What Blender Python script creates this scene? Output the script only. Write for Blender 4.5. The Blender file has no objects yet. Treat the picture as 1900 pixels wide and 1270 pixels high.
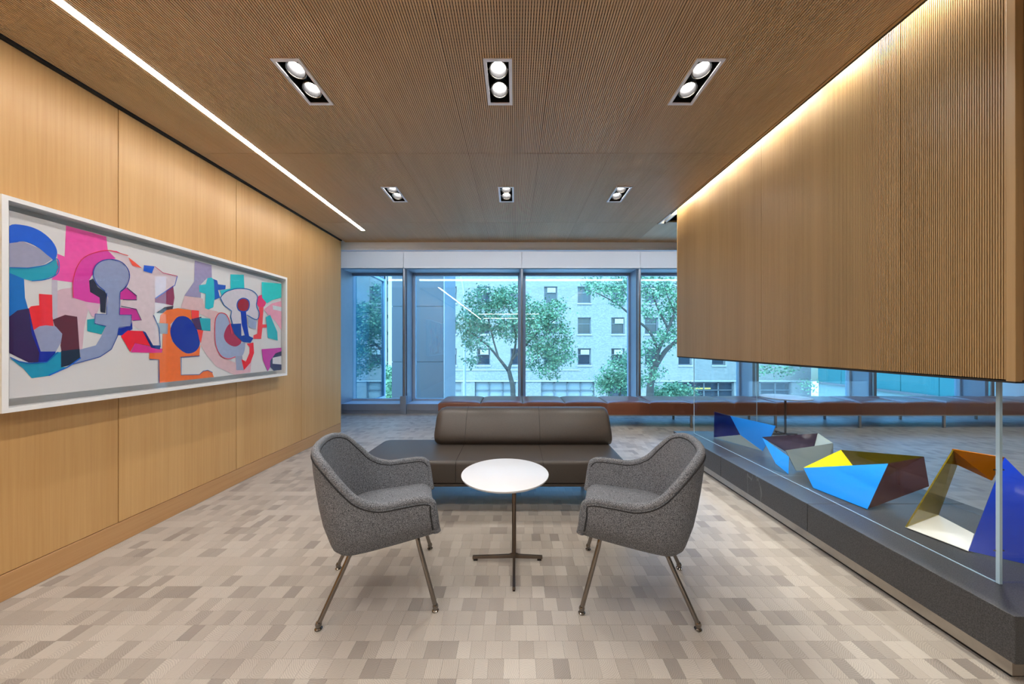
import bpy, bmesh, math, random
from mathutils import Vector, Matrix, noise
random.seed(7)
R = math.radians
SC = bpy.context.scene
COL = SC.collection

# ------------------------------------------------------------------ camera
F_PX, VPX, VPY, HC = 630.0, 955.0, 640.0, 1.28      # image taken as 1900 x 1270
cam_d = bpy.data.cameras.new('camera')
cam_d.sensor_width = 36.0
cam_d.lens = 36.0 * F_PX / 1900.0
cam_d.shift_x = -(VPX - 950.0) / 1900.0
cam_d.shift_y = (VPY - 635.0) / 1900.0
cam_d.clip_start = 0.02
cam_d.clip_end = 300
cam = bpy.data.objects.new('camera', cam_d)
cam.location = (0, 0, HC)
cam.rotation_euler = (R(90), 0, 0)
COL.objects.link(cam)
SC.camera = cam

# ------------------------------------------------------------------ world, exposure
W = bpy.data.worlds.new('sky')
SC.world = W
W.use_nodes = True
wn = W.node_tree
wn.nodes.clear()
sky = wn.nodes.new('ShaderNodeTexSky')
sky.sky_type = 'NISHITA'
sky.sun_disc = False
sky.sun_elevation = R(52)
sky.sun_rotation = R(200)
sky.air_density = 1.0
sky.dust_density = 2.5
sky.ozone_density = 1.0
bg = wn.nodes.new('ShaderNodeBackground')
bg.inputs['Strength'].default_value = 1.0
wo = wn.nodes.new('ShaderNodeOutputWorld')
wn.links.new(sky.outputs[0], bg.inputs['Color'])
wn.links.new(bg.outputs[0], wo.inputs['Surface'])
SC.view_settings.view_transform = 'Standard'
SC.view_settings.look = 'None'
SC.view_settings.exposure = 0.80
SC.view_settings.gamma = 1.0
SC.view_settings.use_curve_mapping = False
SC.cycles.max_bounces = 7
SC.cycles.diffuse_bounces = 4
SC.cycles.glossy_bounces = 3
SC.cycles.transparent_max_bounces = 20
SC.cycles.use_adaptive_sampling = True
SC.cycles.adaptive_threshold = 0.03
SC.cycles.sample_clamp_indirect = 6.0
SC.cycles.caustics_reflective = False
SC.cycles.caustics_refractive = False

DOWNLIGHT_W = 12.0
LED_STRENGTH = 30.0
COVE_W = 5.0
CASE_W = 13.0
POCKET_STRENGTH = 9.0

# ------------------------------------------------------------------ helpers
def lin(c):
    def f(v):
        v = v / 255.0
        return v / 12.92 if v <= 0.04045 else ((v + 0.055) / 1.055) ** 2.4
    return (f(c[0]), f(c[1]), f(c[2]), 1.0)

def at(px, py, Y):
    """point at depth Y seen at photo pixel (px, py)"""
    return Vector(((px - VPX) * Y / F_PX, Y, HC - (py - VPY) * Y / F_PX))

def on_z(px, py, z):
    Y = (HC - z) * F_PX / (py - VPY)
    return Vector(((px - VPX) * Y / F_PX, Y, z))

def newmat(name):
    m = bpy.data.materials.new(name)
    m.use_nodes = True
    nt = m.node_tree
    b = nt.nodes.get('Principled BSDF')
    return m, nt, b

def plain(name, col, rough=0.5, metal=0.0, coat=0.0, emit=None, strength=0.0, var=0.06, scale=8.0, spec=0.5):
    m, nt, b = newmat(name)
    c = lin(col)
    tex = nt.nodes.new('ShaderNodeTexNoise')
    tex.inputs['Scale'].default_value = scale
    tex.inputs['Detail'].default_value = 4
    geo = nt.nodes.new('ShaderNodeNewGeometry')
    nt.links.new(geo.outputs['Position'], tex.inputs['Vector'])
    mp = nt.nodes.new('ShaderNodeMapRange')
    mp.inputs['To Min'].default_value = 1 - var
    mp.inputs['To Max'].default_value = 1 + var
    nt.links.new(tex.outputs['Fac'], mp.inputs['Value'])
    hs = nt.nodes.new('ShaderNodeHueSaturation')
    hs.inputs['Color'].default_value = c
    nt.links.new(mp.outputs[0], hs.inputs['Value'])
    nt.links.new(hs.outputs[0], b.inputs['Base Color'])
    b.inputs['Roughness'].default_value = rough
    b.inputs['Metallic'].default_value = metal
    b.inputs['Coat Weight'].default_value = coat
    b.inputs['Specular IOR Level'].default_value = spec
    if emit:
        b.inputs['Emission Color'].default_value = lin(emit)
        b.inputs['Emission Strength'].default_value = strength
    return m

def speckle(name, ca, cb, scale, rough, lo=0.35, hi=0.65, bump=0.0, metal=0.0, coat=0.0, spec=0.5):
    m, nt, b = newmat(name)
    geo = nt.nodes.new('ShaderNodeNewGeometry')
    t = nt.nodes.new('ShaderNodeTexNoise')
    t.inputs['Scale'].default_value = scale
    t.inputs['Detail'].default_value = 3
    nt.links.new(geo.outputs['Position'], t.inputs['Vector'])
    mp = nt.nodes.new('ShaderNodeMapRange')
    mp.inputs['From Min'].default_value = lo
    mp.inputs['From Max'].default_value = hi
    nt.links.new(t.outputs['Fac'], mp.inputs['Value'])
    mx = nt.nodes.new('ShaderNodeMix')
    mx.data_type = 'RGBA'
    mx.inputs['A'].default_value = lin(ca)
    mx.inputs['B'].default_value = lin(cb)
    nt.links.new(mp.outputs[0], mx.inputs['Factor'])
    nt.links.new(mx.outputs['Result'], b.inputs['Base Color'])
    b.inputs['Roughness'].default_value = rough
    b.inputs['Metallic'].default_value = metal
    b.inputs['Coat Weight'].default_value = coat
    b.inputs['Specular IOR Level'].default_value = spec
    if bump:
        bp = nt.nodes.new('ShaderNodeBump')
        bp.inputs['Strength'].default_value = bump
        bp.inputs['Distance'].default_value = 0.002
        nt.links.new(t.outputs['Fac'], bp.inputs['Height'])
        nt.links.new(bp.outputs[0], b.inputs['Normal'])
    return m

def wood(name, ca, cb, grain, rough=0.42, scale=1.0, per_object=0.05):
    """veneer whose grain runs along axis `grain` ('x','y','z'), in place coordinates"""
    m, nt, b = newmat(name)
    geo = nt.nodes.new('ShaderNodeNewGeometry')
    mpn = nt.nodes.new('ShaderNodeMapping')
    s = {'x': (1.3, 70, 70), 'y': (70, 1.3, 70), 'z': (70, 70, 1.3)}[grain]
    mpn.inputs['Scale'].default_value = [v * scale for v in s]
    nt.links.new(geo.outputs['Position'], mpn.inputs['Vector'])
    oi = nt.nodes.new('ShaderNodeObjectInfo')
    off = nt.nodes.new('ShaderNodeVectorMath')
    off.operation = 'ADD'
    mul = nt.nodes.new('ShaderNodeMath')
    mul.operation = 'MULTIPLY'
    mul.inputs[1].default_value = 50.0
    nt.links.new(oi.outputs['Random'], mul.inputs[0])
    nt.links.new(mpn.outputs[0], off.inputs[0])
    nt.links.new(mul.outputs[0], off.inputs[1])
    t = nt.nodes.new('ShaderNodeTexNoise')
    t.inputs['Scale'].default_value = 1.0
    t.inputs['Detail'].default_value = 5
    t.inputs['Roughness'].default_value = 0.6
    t.inputs['Distortion'].default_value = 0.4
    nt.links.new(off.outputs[0], t.inputs['Vector'])
    t2 = nt.nodes.new('ShaderNodeTexNoise')
    t2.inputs['Scale'].default_value = 0.09
    t2.inputs['Detail'].default_value = 2
    nt.links.new(off.outputs[0], t2.inputs['Vector'])
    add = nt.nodes.new('ShaderNodeMix')
    add.data_type = 'FLOAT'
    add.inputs['Factor'].default_value = 0.45
    nt.links.new(t.outputs['Fac'], add.inputs['A'])
    nt.links.new(t2.outputs['Fac'], add.inputs['B'])
    mp = nt.nodes.new('ShaderNodeMapRange')
    mp.inputs['From Min'].default_value = 0.33
    mp.inputs['From Max'].default_value = 0.67
    nt.links.new(add.outputs['Result'], mp.inputs['Value'])
    mx = nt.nodes.new('ShaderNodeMix')
    mx.data_type = 'RGBA'
    mx.inputs['A'].default_value = lin(ca)
    mx.inputs['B'].default_value = lin(cb)
    nt.links.new(mp.outputs[0], mx.inputs['Factor'])
    hs = nt.nodes.new('ShaderNodeHueSaturation')
    mr = nt.nodes.new('ShaderNodeMapRange')
    mr.inputs['To Min'].default_value = 1 - per_object
    mr.inputs['To Max'].default_value = 1 + per_object
    nt.links.new(oi.outputs['Random'], mr.inputs['Value'])
    nt.links.new(mr.outputs[0], hs.inputs['Value'])
    nt.links.new(mx.outputs['Result'], hs.inputs['Color'])
    nt.links.new(hs.outputs[0], b.inputs['Base Color'])
    b.inputs['Roughness'].default_value = rough
    return m

def clear(name, tint, refl=1.0, rough=0.0, f0=0.04, body=None, body_fac=0.0):
    """thin clear or tinted sheet: Schlick reflection over a tinted see-through body"""
    m = bpy.data.materials.new(name)
    m.use_nodes = True
    nt = m.node_tree
    nt.nodes.clear()
    lw = nt.nodes.new('ShaderNodeLayerWeight')
    lw.inputs['Blend'].default_value = 0.5
    p = nt.nodes.new('ShaderNodeMath'); p.operation = 'POWER'; p.inputs[1].default_value = 5.0
    nt.links.new(lw.outputs['Facing'], p.inputs[0])
    ma = nt.nodes.new('ShaderNodeMath'); ma.operation = 'MULTIPLY_ADD'
    ma.inputs[1].default_value = (1 - f0) * refl
    ma.inputs[2].default_value = f0 * refl
    nt.links.new(p.outputs[0], ma.inputs[0])
    tr = nt.nodes.new('ShaderNodeBsdfTransparent')
    tr.inputs['Color'].default_value = (*tint, 1)
    gl = nt.nodes.new('ShaderNodeBsdfGlossy')
    gl.inputs['Roughness'].default_value = rough
    mx = nt.nodes.new('ShaderNodeMixShader')
    src = tr.outputs[0]
    if body:
        df = nt.nodes.new('ShaderNodeBsdfDiffuse')
        df.inputs['Color'].default_value = lin(body)
        m0 = nt.nodes.new('ShaderNodeMixShader')
        m0.inputs[0].default_value = body_fac
        nt.links.new(src, m0.inputs[1])
        nt.links.new(df.outputs[0], m0.inputs[2])
        src = m0.outputs[0]
    nt.links.new(ma.outputs[0], mx.inputs[0])
    nt.links.new(src, mx.inputs[1])
    nt.links.new(gl.outputs[0], mx.inputs[2])
    out = nt.nodes.new('ShaderNodeOutputMaterial')
    nt.links.new(mx.outputs[0], out.inputs['Surface'])
    return m

def glow(name, col, strength):
    m = bpy.data.materials.new(name)
    m.use_nodes = True
    nt = m.node_tree
    nt.nodes.clear()
    e = nt.nodes.new('ShaderNodeEmission')
    e.inputs['Color'].default_value = lin(col)
    e.inputs['Strength'].default_value = strength
    out = nt.nodes.new('ShaderNodeOutputMaterial')
    nt.links.new(e.outputs[0], out.inputs['Surface'])
    return m

class MB:
    """collects shapes, builds ONE mesh object"""
    def __init__(self):
        self.v = []; self.f = []; self.mi = []
    def add(self, vs, fs, mi=0):
        o = len(self.v)
        self.v += [tuple(p) for p in vs]
        self.f += [tuple(o + i for i in q) for q in fs]
        self.mi += [mi] * len(fs)
        return self
    def box(self, x0, x1, y0, y1, z0, z1, mi=0):
        vs = [(x0,y0,z0),(x1,y0,z0),(x1,y1,z0),(x0,y1,z0),(x0,y0,z1),(x1,y0,z1),(x1,y1,z1),(x0,y1,z1)]
        return self.add(vs, [(0,3,2,1),(4,5,6,7),(0,1,5,4),(1,2,6,5),(2,3,7,6),(3,0,4,7)], mi)
    def tube(self, path, r, seg=10, cap=True, mi=0):
        path = [Vector(p) for p in path]
        n = len(path)
        rs = r if isinstance(r, (list, tuple)) else [r] * n
        rings = []
        t0 = (path[1] - path[0]).normalized()
        up = Vector((0, 0, 1)) if abs(t0.z) < 0.9 else Vector((1, 0, 0))
        nrm = t0.cross(up).normalized()
        for i in range(n):
            if i == 0: t = path[1] - path[0]
            elif i == n - 1: t = path[-1] - path[-2]
            else: t = (path[i+1] - path[i]).normalized() + (path[i] - path[i-1]).normalized()
            t.normalize()
            nrm = (nrm - t * nrm.dot(t)).normalized()
            bn = t.cross(nrm)
            rings.append([path[i] + (nrm * math.cos(a) + bn * math.sin(a)) * rs[i]
                          for a in [2 * math.pi * k / seg for k in range(seg)]])
        vs = [p for ring in rings for p in ring]
        fs = []
        for i in range(n - 1):
            for k in range(seg):
                a = i * seg + k; b2 = i * seg + (k + 1) % seg
                fs.append((a, b2, b2 + seg, a + seg))
        if cap:
            fs.append(tuple(range(seg - 1, -1, -1)))
            fs.append(tuple((n - 1) * seg + k for k in range(seg)))
        return self.add(vs, fs, mi)
    def lathe(self, c, prof, seg=32, mi=0):
        """prof: list of (radius, z); closed top and bottom"""
        c = Vector(c); vs = []; fs = []
        for r, z in prof:
            for k in range(seg):
                a = 2 * math.pi * k / seg
                vs.append((c.x + r * math.cos(a), c.y + r * math.sin(a), c.z + z))
        for i in range(len(prof) - 1):
            for k in range(seg):
                a = i * seg + k; b2 = i * seg + (k + 1) % seg
                fs.append((a, b2, b2 + seg, a + seg))
        fs.append(tuple(range(seg - 1, -1, -1)))
        fs.append(tuple((len(prof) - 1) * seg + k for k in range(seg)))
        return self.add(vs, fs, mi)
    def prism(self, poly, z0, z1, mi=0):
        n = len(poly)
        vs = [(p[0], p[1], z0) for p in poly] + [(p[0], p[1], z1) for p in poly]
        fs = [tuple(range(n - 1, -1, -1)), tuple(range(n, 2 * n))]
        fs += [(i, (i + 1) % n, n + (i + 1) % n, n + i) for i in range(n)]
        return self.add(vs, fs, mi)
    def build(self, name, mats, parent=None, smooth=False, bevel=0.0, bseg=2, fix=False):
        me = bpy.data.meshes.new(name)
        me.from_pydata(self.v, [], self.f)
        if not isinstance(mats, (list, tuple)): mats = [mats]
        for m in mats: me.materials.append(m)
        if len(mats) > 1:
            me.polygons.foreach_set('material_index', self.mi)
        if bevel or fix:
            bm = bmesh.new(); bm.from_mesh(me)
            bmesh.ops.remove_doubles(bm, verts=bm.verts, dist=1e-6)
            bmesh.ops.recalc_face_normals(bm, faces=bm.faces)
            if bevel:
                es = [e for e in bm.edges if len(e.link_faces) == 2 and e.calc_face_angle() > R(25)]
                bmesh.ops.bevel(bm, geom=es, offset=bevel, segments=bseg, profile=0.5, affect='EDGES', clamp_overlap=True)
            bm.to_mesh(me); bm.free()
        if smooth:
            me.polygons.foreach_set('use_smooth', [True] * len(me.polygons))
            if smooth == 'auto':
                me.set_sharp_from_angle(angle=R(40))
        o = bpy.data.objects.new(name, me)
        COL.objects.link(o)
        if parent: o.parent = parent
        return o

def tag(o, label=None, cat=None, group=None, kind=None):
    if label: o['label'] = label
    if cat: o['category'] = cat
    if group: o['group'] = group
    if kind: o['kind'] = kind
    return o

def empty(name, loc=(0, 0, 0), rz=0.0):
    o = bpy.data.objects.new(name, None)
    o.empty_display_size = 0.1
    o.location = loc
    o.rotation_euler = (0, 0, rz)
    COL.objects.link(o)
    return o

def copy_tree(o, parent=None):
    c = o.copy(); COL.objects.link(c); c.parent = parent
    for ch in list(o.children): copy_tree(ch, c)
    return c

def catmull(pts, per=6, closed=False):
    pts = [Vector(p) for p in pts]
    n = len(pts); out = []
    rng = range(n) if closed else range(n - 1)
    for i in rng:
        if closed:
            p0, p1, p2, p3 = pts[(i-1) % n], pts[i], pts[(i+1) % n], pts[(i+2) % n]
        else:
            p0 = pts[i-1] if i > 0 else pts[0] * 2 - pts[1]
            p1, p2 = pts[i], pts[i+1]
            p3 = pts[i+2] if i + 2 < n else pts[-1] * 2 - pts[-2]
        for k in range(per):
            t = k / per
            out.append(0.5 * ((2 * p1) + (p2 - p0) * t + (2*p0 - 5*p1 + 4*p2 - p3) * t*t + (3*p1 - p0 - 3*p2 + p3) * t**3))
    if not closed: out.append(pts[-1].copy())
    return out

# ------------------------------------------------------------------ materials
M = {}
M['wall_wood'] = wood('anigre_wall_veneer', (200, 152, 92), (216, 172, 112), 'z', 0.42)
M['base_wood'] = wood('baseboard_veneer', (188, 138, 86), (204, 158, 106), 'y', 0.42)
M['ceil_wood'] = wood('ceiling_rib_veneer', (196, 162, 122), (214, 182, 142), 'y', 0.5, per_object=0.03)
M['slat_wood'] = wood('slat_veneer', (150, 118, 76), (168, 136, 92), 'z', 0.45, per_object=0.03)
M['groove'] = plain('groove_shadow_board', (96, 68, 48), 0.8)
M['groove_dark'] = plain('dark_groove_board', (34, 23, 16), 0.9)
def perforated():
    m, nt, b = newmat('perforated_groove_board')
    geo = nt.nodes.new('ShaderNodeNewGeometry')
    sx = nt.nodes.new('ShaderNodeSeparateXYZ'); nt.links.new(geo.outputs['Position'], sx.inputs[0])
    def math_(op, a, v):
        n = nt.nodes.new('ShaderNodeMath'); n.operation = op
        nt.links.new(a, n.inputs[0]); n.inputs[1].default_value = v
        return n.outputs[0]
    hole = math_('GREATER_THAN', math_('FRACT', math_('MULTIPLY', sx.outputs[1], 55.0), 0.0), 0.5)
    mx = nt.nodes.new('ShaderNodeMix'); mx.data_type = 'RGBA'
    mx.inputs['A'].default_value = lin((122, 88, 62)); mx.inputs['B'].default_value = lin((26, 18, 13))
    nt.links.new(hole, mx.inputs['Factor'])
    nt.links.new(mx.outputs['Result'], b.inputs['Base Color'])
    b.inputs['Roughness'].default_value = 0.8
    return m
M['perforated'] = perforated()
M['black'] = plain('black_reveal', (22, 20, 19), 0.7)
M['dark_house'] = plain('downlight_housing_black', (20, 19, 18), 0.6)
M['white_paint'] = plain('white_paint', (244, 244, 243), 0.55, var=0.02)
M['cool_white'] = plain('cool_white_paint', (222, 234, 252), 0.5, var=0.01)
M['soffit'] = plain('grey_soffit', (238, 239, 240), 0.7, var=0.02, scale=120)
M['frame_metal'] = plain('window_frame_metal', (140, 152, 170), 0.4, metal=0.25)
M['post_metal'] = plain('steel_post', (150, 152, 156), 0.35, metal=0.8)
M['jamb_metal'] = plain('pale_window_jamb', (170, 190, 208), 0.45)
M['glass'] = clear('tinted_window_glass', (0.60, 0.86, 0.97), refl=1.5)
M['vitrine'] = clear('clear_vitrine_glass', (0.975, 0.99, 0.99), refl=0.8)
M['glazing'] = clear('picture_glazing', (0.985, 0.985, 0.985), refl=0.5)
M['edge_glass'] = plain('polished_glass_edge', (176, 206, 226), 0.15, var=0.02, spec=0.8)
M['steel'] = plain('brushed_steel', (176, 170, 162), 0.28, metal=1.0, var=0.1, scale=40)
M['chrome'] = plain('dark_chrome', (134, 128, 122), 0.16, metal=1.0)
M['fabric'] = speckle('grey_melange_wool', (54, 57, 62), (146, 150, 157), 330, 0.9, 0.36, 0.66, bump=0.25, spec=0.2)
M['piping'] = plain('charcoal_piping', (40, 41, 44), 0.85)
M['leather'] = speckle('dark_taupe_leather', (52, 47, 43), (74, 67, 61), 420, 0.42, bump=0.12, spec=0.5)
M['leather_seam'] = plain('dark_leather_seam', (36, 32, 29), 0.6)
M['cognac'] = speckle('cognac_leather', (98, 56, 39), (122, 74, 52), 320, 0.32, bump=0.1, spec=0.5)
M['table_white'] = plain('white_lacquer', (214, 217, 223), 0.35, var=0.01)
M['bronze'] = plain('bronze_metal', (112, 100, 90), 0.3, metal=1.0)
M['canvas'] = plain('canvas_white', (232, 230, 232), 0.7, var=0.02, scale=60)
M['frame_white'] = plain('white_picture_frame', (240, 240, 240), 0.35, var=0.01)
M['mat_white'] = plain('white_backing_board', (216, 214, 210), 0.7, var=0.02)

def granite():
    m, nt, b = newmat('honed_dark_granite')
    geo = nt.nodes.new('ShaderNodeNewGeometry')
    t = nt.nodes.new('ShaderNodeTexNoise'); t.inputs['Scale'].default_value = 260; t.inputs['Detail'].default_value = 3
    nt.links.new(geo.outputs['Position'], t.inputs['Vector'])
    r1 = nt.nodes.new('ShaderNodeValToRGB')
    r1.color_ramp.elements[0].position = 0.35; r1.color_ramp.elements[0].color = lin((42, 43, 46))
    r1.color_ramp.elements[1].position = 0.72; r1.color_ramp.elements[1].color = lin((84, 85, 88))
    nt.links.new(t.outputs['Fac'], r1.inputs[0])
    mpn = nt.nodes.new('ShaderNodeMapping'); mpn.inputs['Rotation'].default_value = (0.2, 0.1, 0.6); mpn.inputs['Scale'].default_value = (0.3, 2.6, 0.6)
    nt.links.new(geo.outputs['Position'], mpn.inputs['Vector'])
    v = nt.nodes.new('ShaderNodeTexNoise'); v.inputs['Scale'].default_value = 1.6; v.inputs['Detail'].default_value = 3; v.inputs['Distortion'].default_value = 0.3
    nt.links.new(mpn.outputs[0], v.inputs['Vector'])
    r2 = nt.nodes.new('ShaderNodeValToRGB')
    e = r2.color_ramp.elements
    e[0].position = 0.620; e[0].color = (0, 0, 0, 1)
    e[1].position = 0.632; e[1].color = (0, 0, 0, 1)
    k = e.new(0.626); k.color = (0.28, 0.28, 0.28, 1)
    nt.links.new(v.outputs['Fac'], r2.inputs[0])
    mx = nt.nodes.new('ShaderNodeMix'); mx.data_type = 'RGBA'
    mx.inputs['B'].default_value = lin((170, 172, 174))
    nt.links.new(r2.outputs[0], mx.inputs['Factor'])
    nt.links.new(r1.outputs[0], mx.inputs['A'])
    nt.links.new(mx.outputs['Result'], b.inputs['Base Color'])
    b.inputs['Roughness'].default_value = 0.38
    return m
M['granite'] = granite()

def endgrain():
    """end-grain wood blocks: tone and ring centre come from each block's own attribute"""
    m, nt, b = newmat('end_grain_block')
    at_ = nt.nodes.new('ShaderNodeAttribute'); at_.attribute_name = 'blk'
    geo = nt.nodes.new('ShaderNodeNewGeometry')
    sep = nt.nodes.new('ShaderNodeSeparateColor')
    nt.links.new(at_.outputs['Color'], sep.inputs[0])
    comb = nt.nodes.new('ShaderNodeCombineXYZ')
    nt.links.new(sep.outputs[1], comb.inputs[0]); nt.links.new(sep.outputs[2], comb.inputs[1])
    add = comb
    w = nt.nodes.new('ShaderNodeTexWave'); w.wave_type = 'RINGS'; w.rings_direction = 'Z'
    w.inputs['Scale'].default_value = 46; w.inputs['Distortion'].default_value = 3.0; w.inputs['Detail'].default_value = 2
    w.inputs['Detail Scale'].default_value = 1.5
    nt.links.new(add.outputs[0], w.inputs['Vector'])
    ramp = nt.nodes.new('ShaderNodeValToRGB')
    e = ramp.color_ramp.elements
    e[0].position = 0.0; e[0].color = lin((188, 181, 171))
    e[1].position = 1.0; e[1].color = lin((140, 132, 125))
    k = e.new(0.55); k.color = lin((170, 162, 152))
    nt.links.new(sep.outputs[0], ramp.inputs[0])
    mr = nt.nodes.new('ShaderNodeMapRange'); mr.inputs['To Min'].default_value = 0.85; mr.inputs['To Max'].default_value = 1.07
    nt.links.new(w.outputs['Fac'], mr.inputs['Value'])
    hs = nt.nodes.new('ShaderNodeHueSaturation')
    nt.links.new(ramp.outputs[0], hs.inputs['Color']); nt.links.new(mr.outputs[0], hs.inputs['Value'])
    nt.links.new(hs.outputs[0], b.inputs['Base Color'])
    b.inputs['Roughness'].default_value = 0.36
    b.inputs['Specular IOR Level'].default_value = 0.45
    return m
M['endgrain'] = endgrain()

# ------------------------------------------------------------------ room measures
XL, XBOX, XP, XR = -2.55, 1.885, 1.87, 9.6
ZC = 2.81
Y_BACK, Y_CEIL, Y_WIN, Y_GLASS = -7.0, 5.07, 6.3, 6.72
Y_WALL = 4.97

# ---- floor: substrate, the nearest 300 blocks one by one, the rest as stuff
floor = MB().box(-3.3, XR, Y_BACK, Y_WIN, -0.06, -0.0035).build('floor', plain('floor_substrate', (150, 136, 124), 0.8))
tag(floor, 'pale end grain wood block floor running through the lounge', 'floor', kind='structure')
def build_floor():
    rng = random.Random(3)
    row = 0.083
    near = []; rest = []
    nr = 0
    y = Y_BACK
    while y < Y_WIN - 0.01:
        y1 = min(y + row, Y_WIN)
        x = -3.29 - rng.random() * 0.06
        base = rng.random() * 0.25
        dark_run = rng.random() < 0.55
        while x < XR:
            wdt = rng.choice((0.056, 0.062, 0.066, 0.07))
            x1 = min(x + wdt, XR)
            t = base + rng.random() ** 1.4 * 0.55
            if dark_run and rng.random() < 0.24: t = 0.6 + rng.random() * 0.36
            elif rng.random() < 0.06: t = 0.6 + rng.random() * 0.3
            g = 0.00005
            blk = (max(x, -3.29) + g, x1 - g, y + g, y1 - g, min(t, 1.0), rng.random(), rng.random())
            vis = y > 1.25 and abs((blk[0] + blk[1]) / 2 / max(y, 0.1)) < 1.52 and blk[1] < 1.85 and y1 < 3
            (near if vis and len(near) < 300 else rest).append(blk)
            x = x1
        y = y1
    def arrays(bl):
        vs = []; fs = []; cols = []
        for i, (x0, x1, y0, y1, t, a, b_) in enumerate(bl):
            c = 0.00025
            o = len(vs)
            vs += [(x0,y0,-0.0035),(x1,y0,-0.0035),(x1,y1,-0.0035),(x0,y1,-0.0035),
                   (x0+c,y0+c,0),(x1-c,y0+c,0),(x1-c,y1-c,0),(x0+c,y1-c,0)]
            fs += [(o+4,o+5,o+6,o+7),(o,o+1,o+5,o+4),(o+1,o+2,o+6,o+5),(o+2,o+3,o+7,o+6),(o+3,o,o+4,o+7)]
            ox, oy = (a - 0.5) * 0.22, (b_ - 0.5) * 0.22
            hx, hy = (x1 - x0) / 2, (y1 - y0) / 2
            for sx, sy in ((-1, -1), (1, -1), (1, 1), (-1, 1)) * 2: cols += [t, ox + sx * hx, oy + sy * hy, 1.0]
        return vs, fs, cols
    def mk(bl, name):
        vs, fs, cols = arrays(bl)
        me = bpy.data.meshes.new(name); me.from_pydata(vs, [], fs)
        me.materials.append(M['endgrain'])
        ca = me.color_attributes.new('blk', 'FLOAT_COLOR', 'POINT')
        ca.data.foreach_set('color', cols)
        o = bpy.data.objects.new(name, me); COL.objects.link(o); o.parent = floor
        return o
    for bl in near: mk([bl], 'floor_block')
    o = mk(rest, 'floor_blocks_beyond')
    o['kind'] = 'stuff'
build_floor()

# ---- ceiling: slab, ribbed panels, reveals
HOLES = []      # downlight openings
DL = [(-1.228, 1.985), (-0.092, 1.985), (1.05, 1.985), (-1.22, 3.455), (-0.085, 3.455), (1.06, 3.455),
      (-1.228, 0.515), (-0.092, 0.515), (1.05, 0.515), (-1.228, -0.955), (-0.092, -0.955), (1.05, -0.955)]
DLW, DLL = 0.155, 0.35
for cx, cy in DL: HOLES.append((cx - DLW/2 + 0.008, cx + DLW/2 - 0.008, cy - DLL/2 + 0.008, cy + DLL/2 - 0.008))
ceil = MB().box(-3.4, XR, Y_BACK, Y_WIN + 0.5, 3.02, 3.14).build('ceiling', M['black'])
tag(ceil, 'ribbed warm wood panel ceiling with recessed lights', 'ceiling', kind='structure')
def ceiling_panel(x0, x1, y0, y1):
    x0 += 0.0006; x1 -= 0.0006; y0 += 0.003; y1 -= 0.003
    mb = MB()
    hs = [h for h in HOLES if h[0] < x1 and h[1] > x0 and h[2] < y1 and h[3] > y0]
    def strip(a, b_, z0, z1, mi):
        cur = [(y0, y1)]
        for h in hs:
            if h[0] < b_ and h[1] > a:
                nxt = []
                for s, e in cur:
                    if h[3] <= s or h[2] >= e: nxt.append((s, e)); continue
                    if h[2] > s: nxt.append((s, h[2]))
                    if h[3] < e: nxt.append((h[3], e))
                cur = nxt
        for s, e in cur: mb.box(a, b_, s, e, z0, z1, mi)
    p = 0.013
    n = max(1, round((x1 - x0) / p)); p = (x1 - x0) / n
    for i in range(n):
        a = x0 + i * p
        strip(a + 0.12 * p, a + 0.80 * p, ZC, ZC + 0.006, 0)
        strip(a, a + p, ZC + 0.0055, ZC + 0.02, 1)
    return mb.build('ceiling_panel', [M['ceil_wood'], M['perforated']], ceil)
XS = [-2.05, -1.51, -0.945, -0.37, 0.195, 0.767, 1.33, 1.80]
YS = [-7.0, -6.11, -4.64, -3.17, -1.7, -0.23, 1.24, 2.715, 4.25, Y_CEIL]
for j in range(len(YS) - 1):
    ceiling_panel(-2.525, -2.052, YS[j], YS[j+1])
    for i in range(len(XS) - 1):
        ceiling_panel(-2.008 if i == 0 else XS[i], XS[i+1], YS[j], YS[j+1])
ceiling_panel(-2.052, -2.008, 4.56, Y_CEIL)
# plain continuation over the right half of the room
MB().box(2.9, XR, Y_BACK, Y_CEIL, ZC, ZC + 0.02).build('ceiling_panel', M['ceil_wood'], ceil)
MB().box(1.885, 2.9, 4.24, Y_CEIL, ZC, ZC + 0.02).build('ceiling_panel', M['ceil_wood'], ceil)
MB().box(1.80, 1.885, 4.30, Y_CEIL, ZC, ZC + 0.02).build('ceiling_panel', M['ceil_wood'], ceil)
MB().box(1.885, 2.9, Y_BACK, 1.272, ZC, ZC + 0.02).build('ceiling_panel', M['ceil_wood'], ceil)
MB().box(1.833, 1.884, Y_BACK, 1.15, ZC, ZC + 0.02).build('ceiling_panel', M['ceil_wood'], ceil)
t1 = MB().box(1.80, 1.815, Y_BACK, 4.30, ZC - 0.004, ZC + 0.03).build('trim_1', M['slat_wood'])
tag(t1, 'thin pale wood edge strip of the ceiling beside the light slot', 'trim', kind='structure')
t2 = MB().box(1.815, 1.832, Y_BACK, 3.97, ZC - 0.002, ZC + 0.09).build('trim_2', M['black'])
tag(t2, 'black metal lip of the ceiling light slot', 'trim', kind='structure')
MB().box(1.815, 1.832, 3.97, 4.30, ZC - 0.002, ZC + 0.09).build('slot_lip', M['white_paint'], t2)
MB().box(1.832, 1.885, 4.28, 4.30, ZC, ZC + 0.2).build('slot_end', M['white_paint'], t2)
MB().box(1.832, 1.9, 3.98, 4.30, ZC + 0.14, ZC + 0.2).build('slot_top', M['white_paint'], t2)
MB().box(1.885, 1.90, 3.98, 4.30, ZC, ZC + 0.2).build('slot_side', M['white_paint'], t2)
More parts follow.
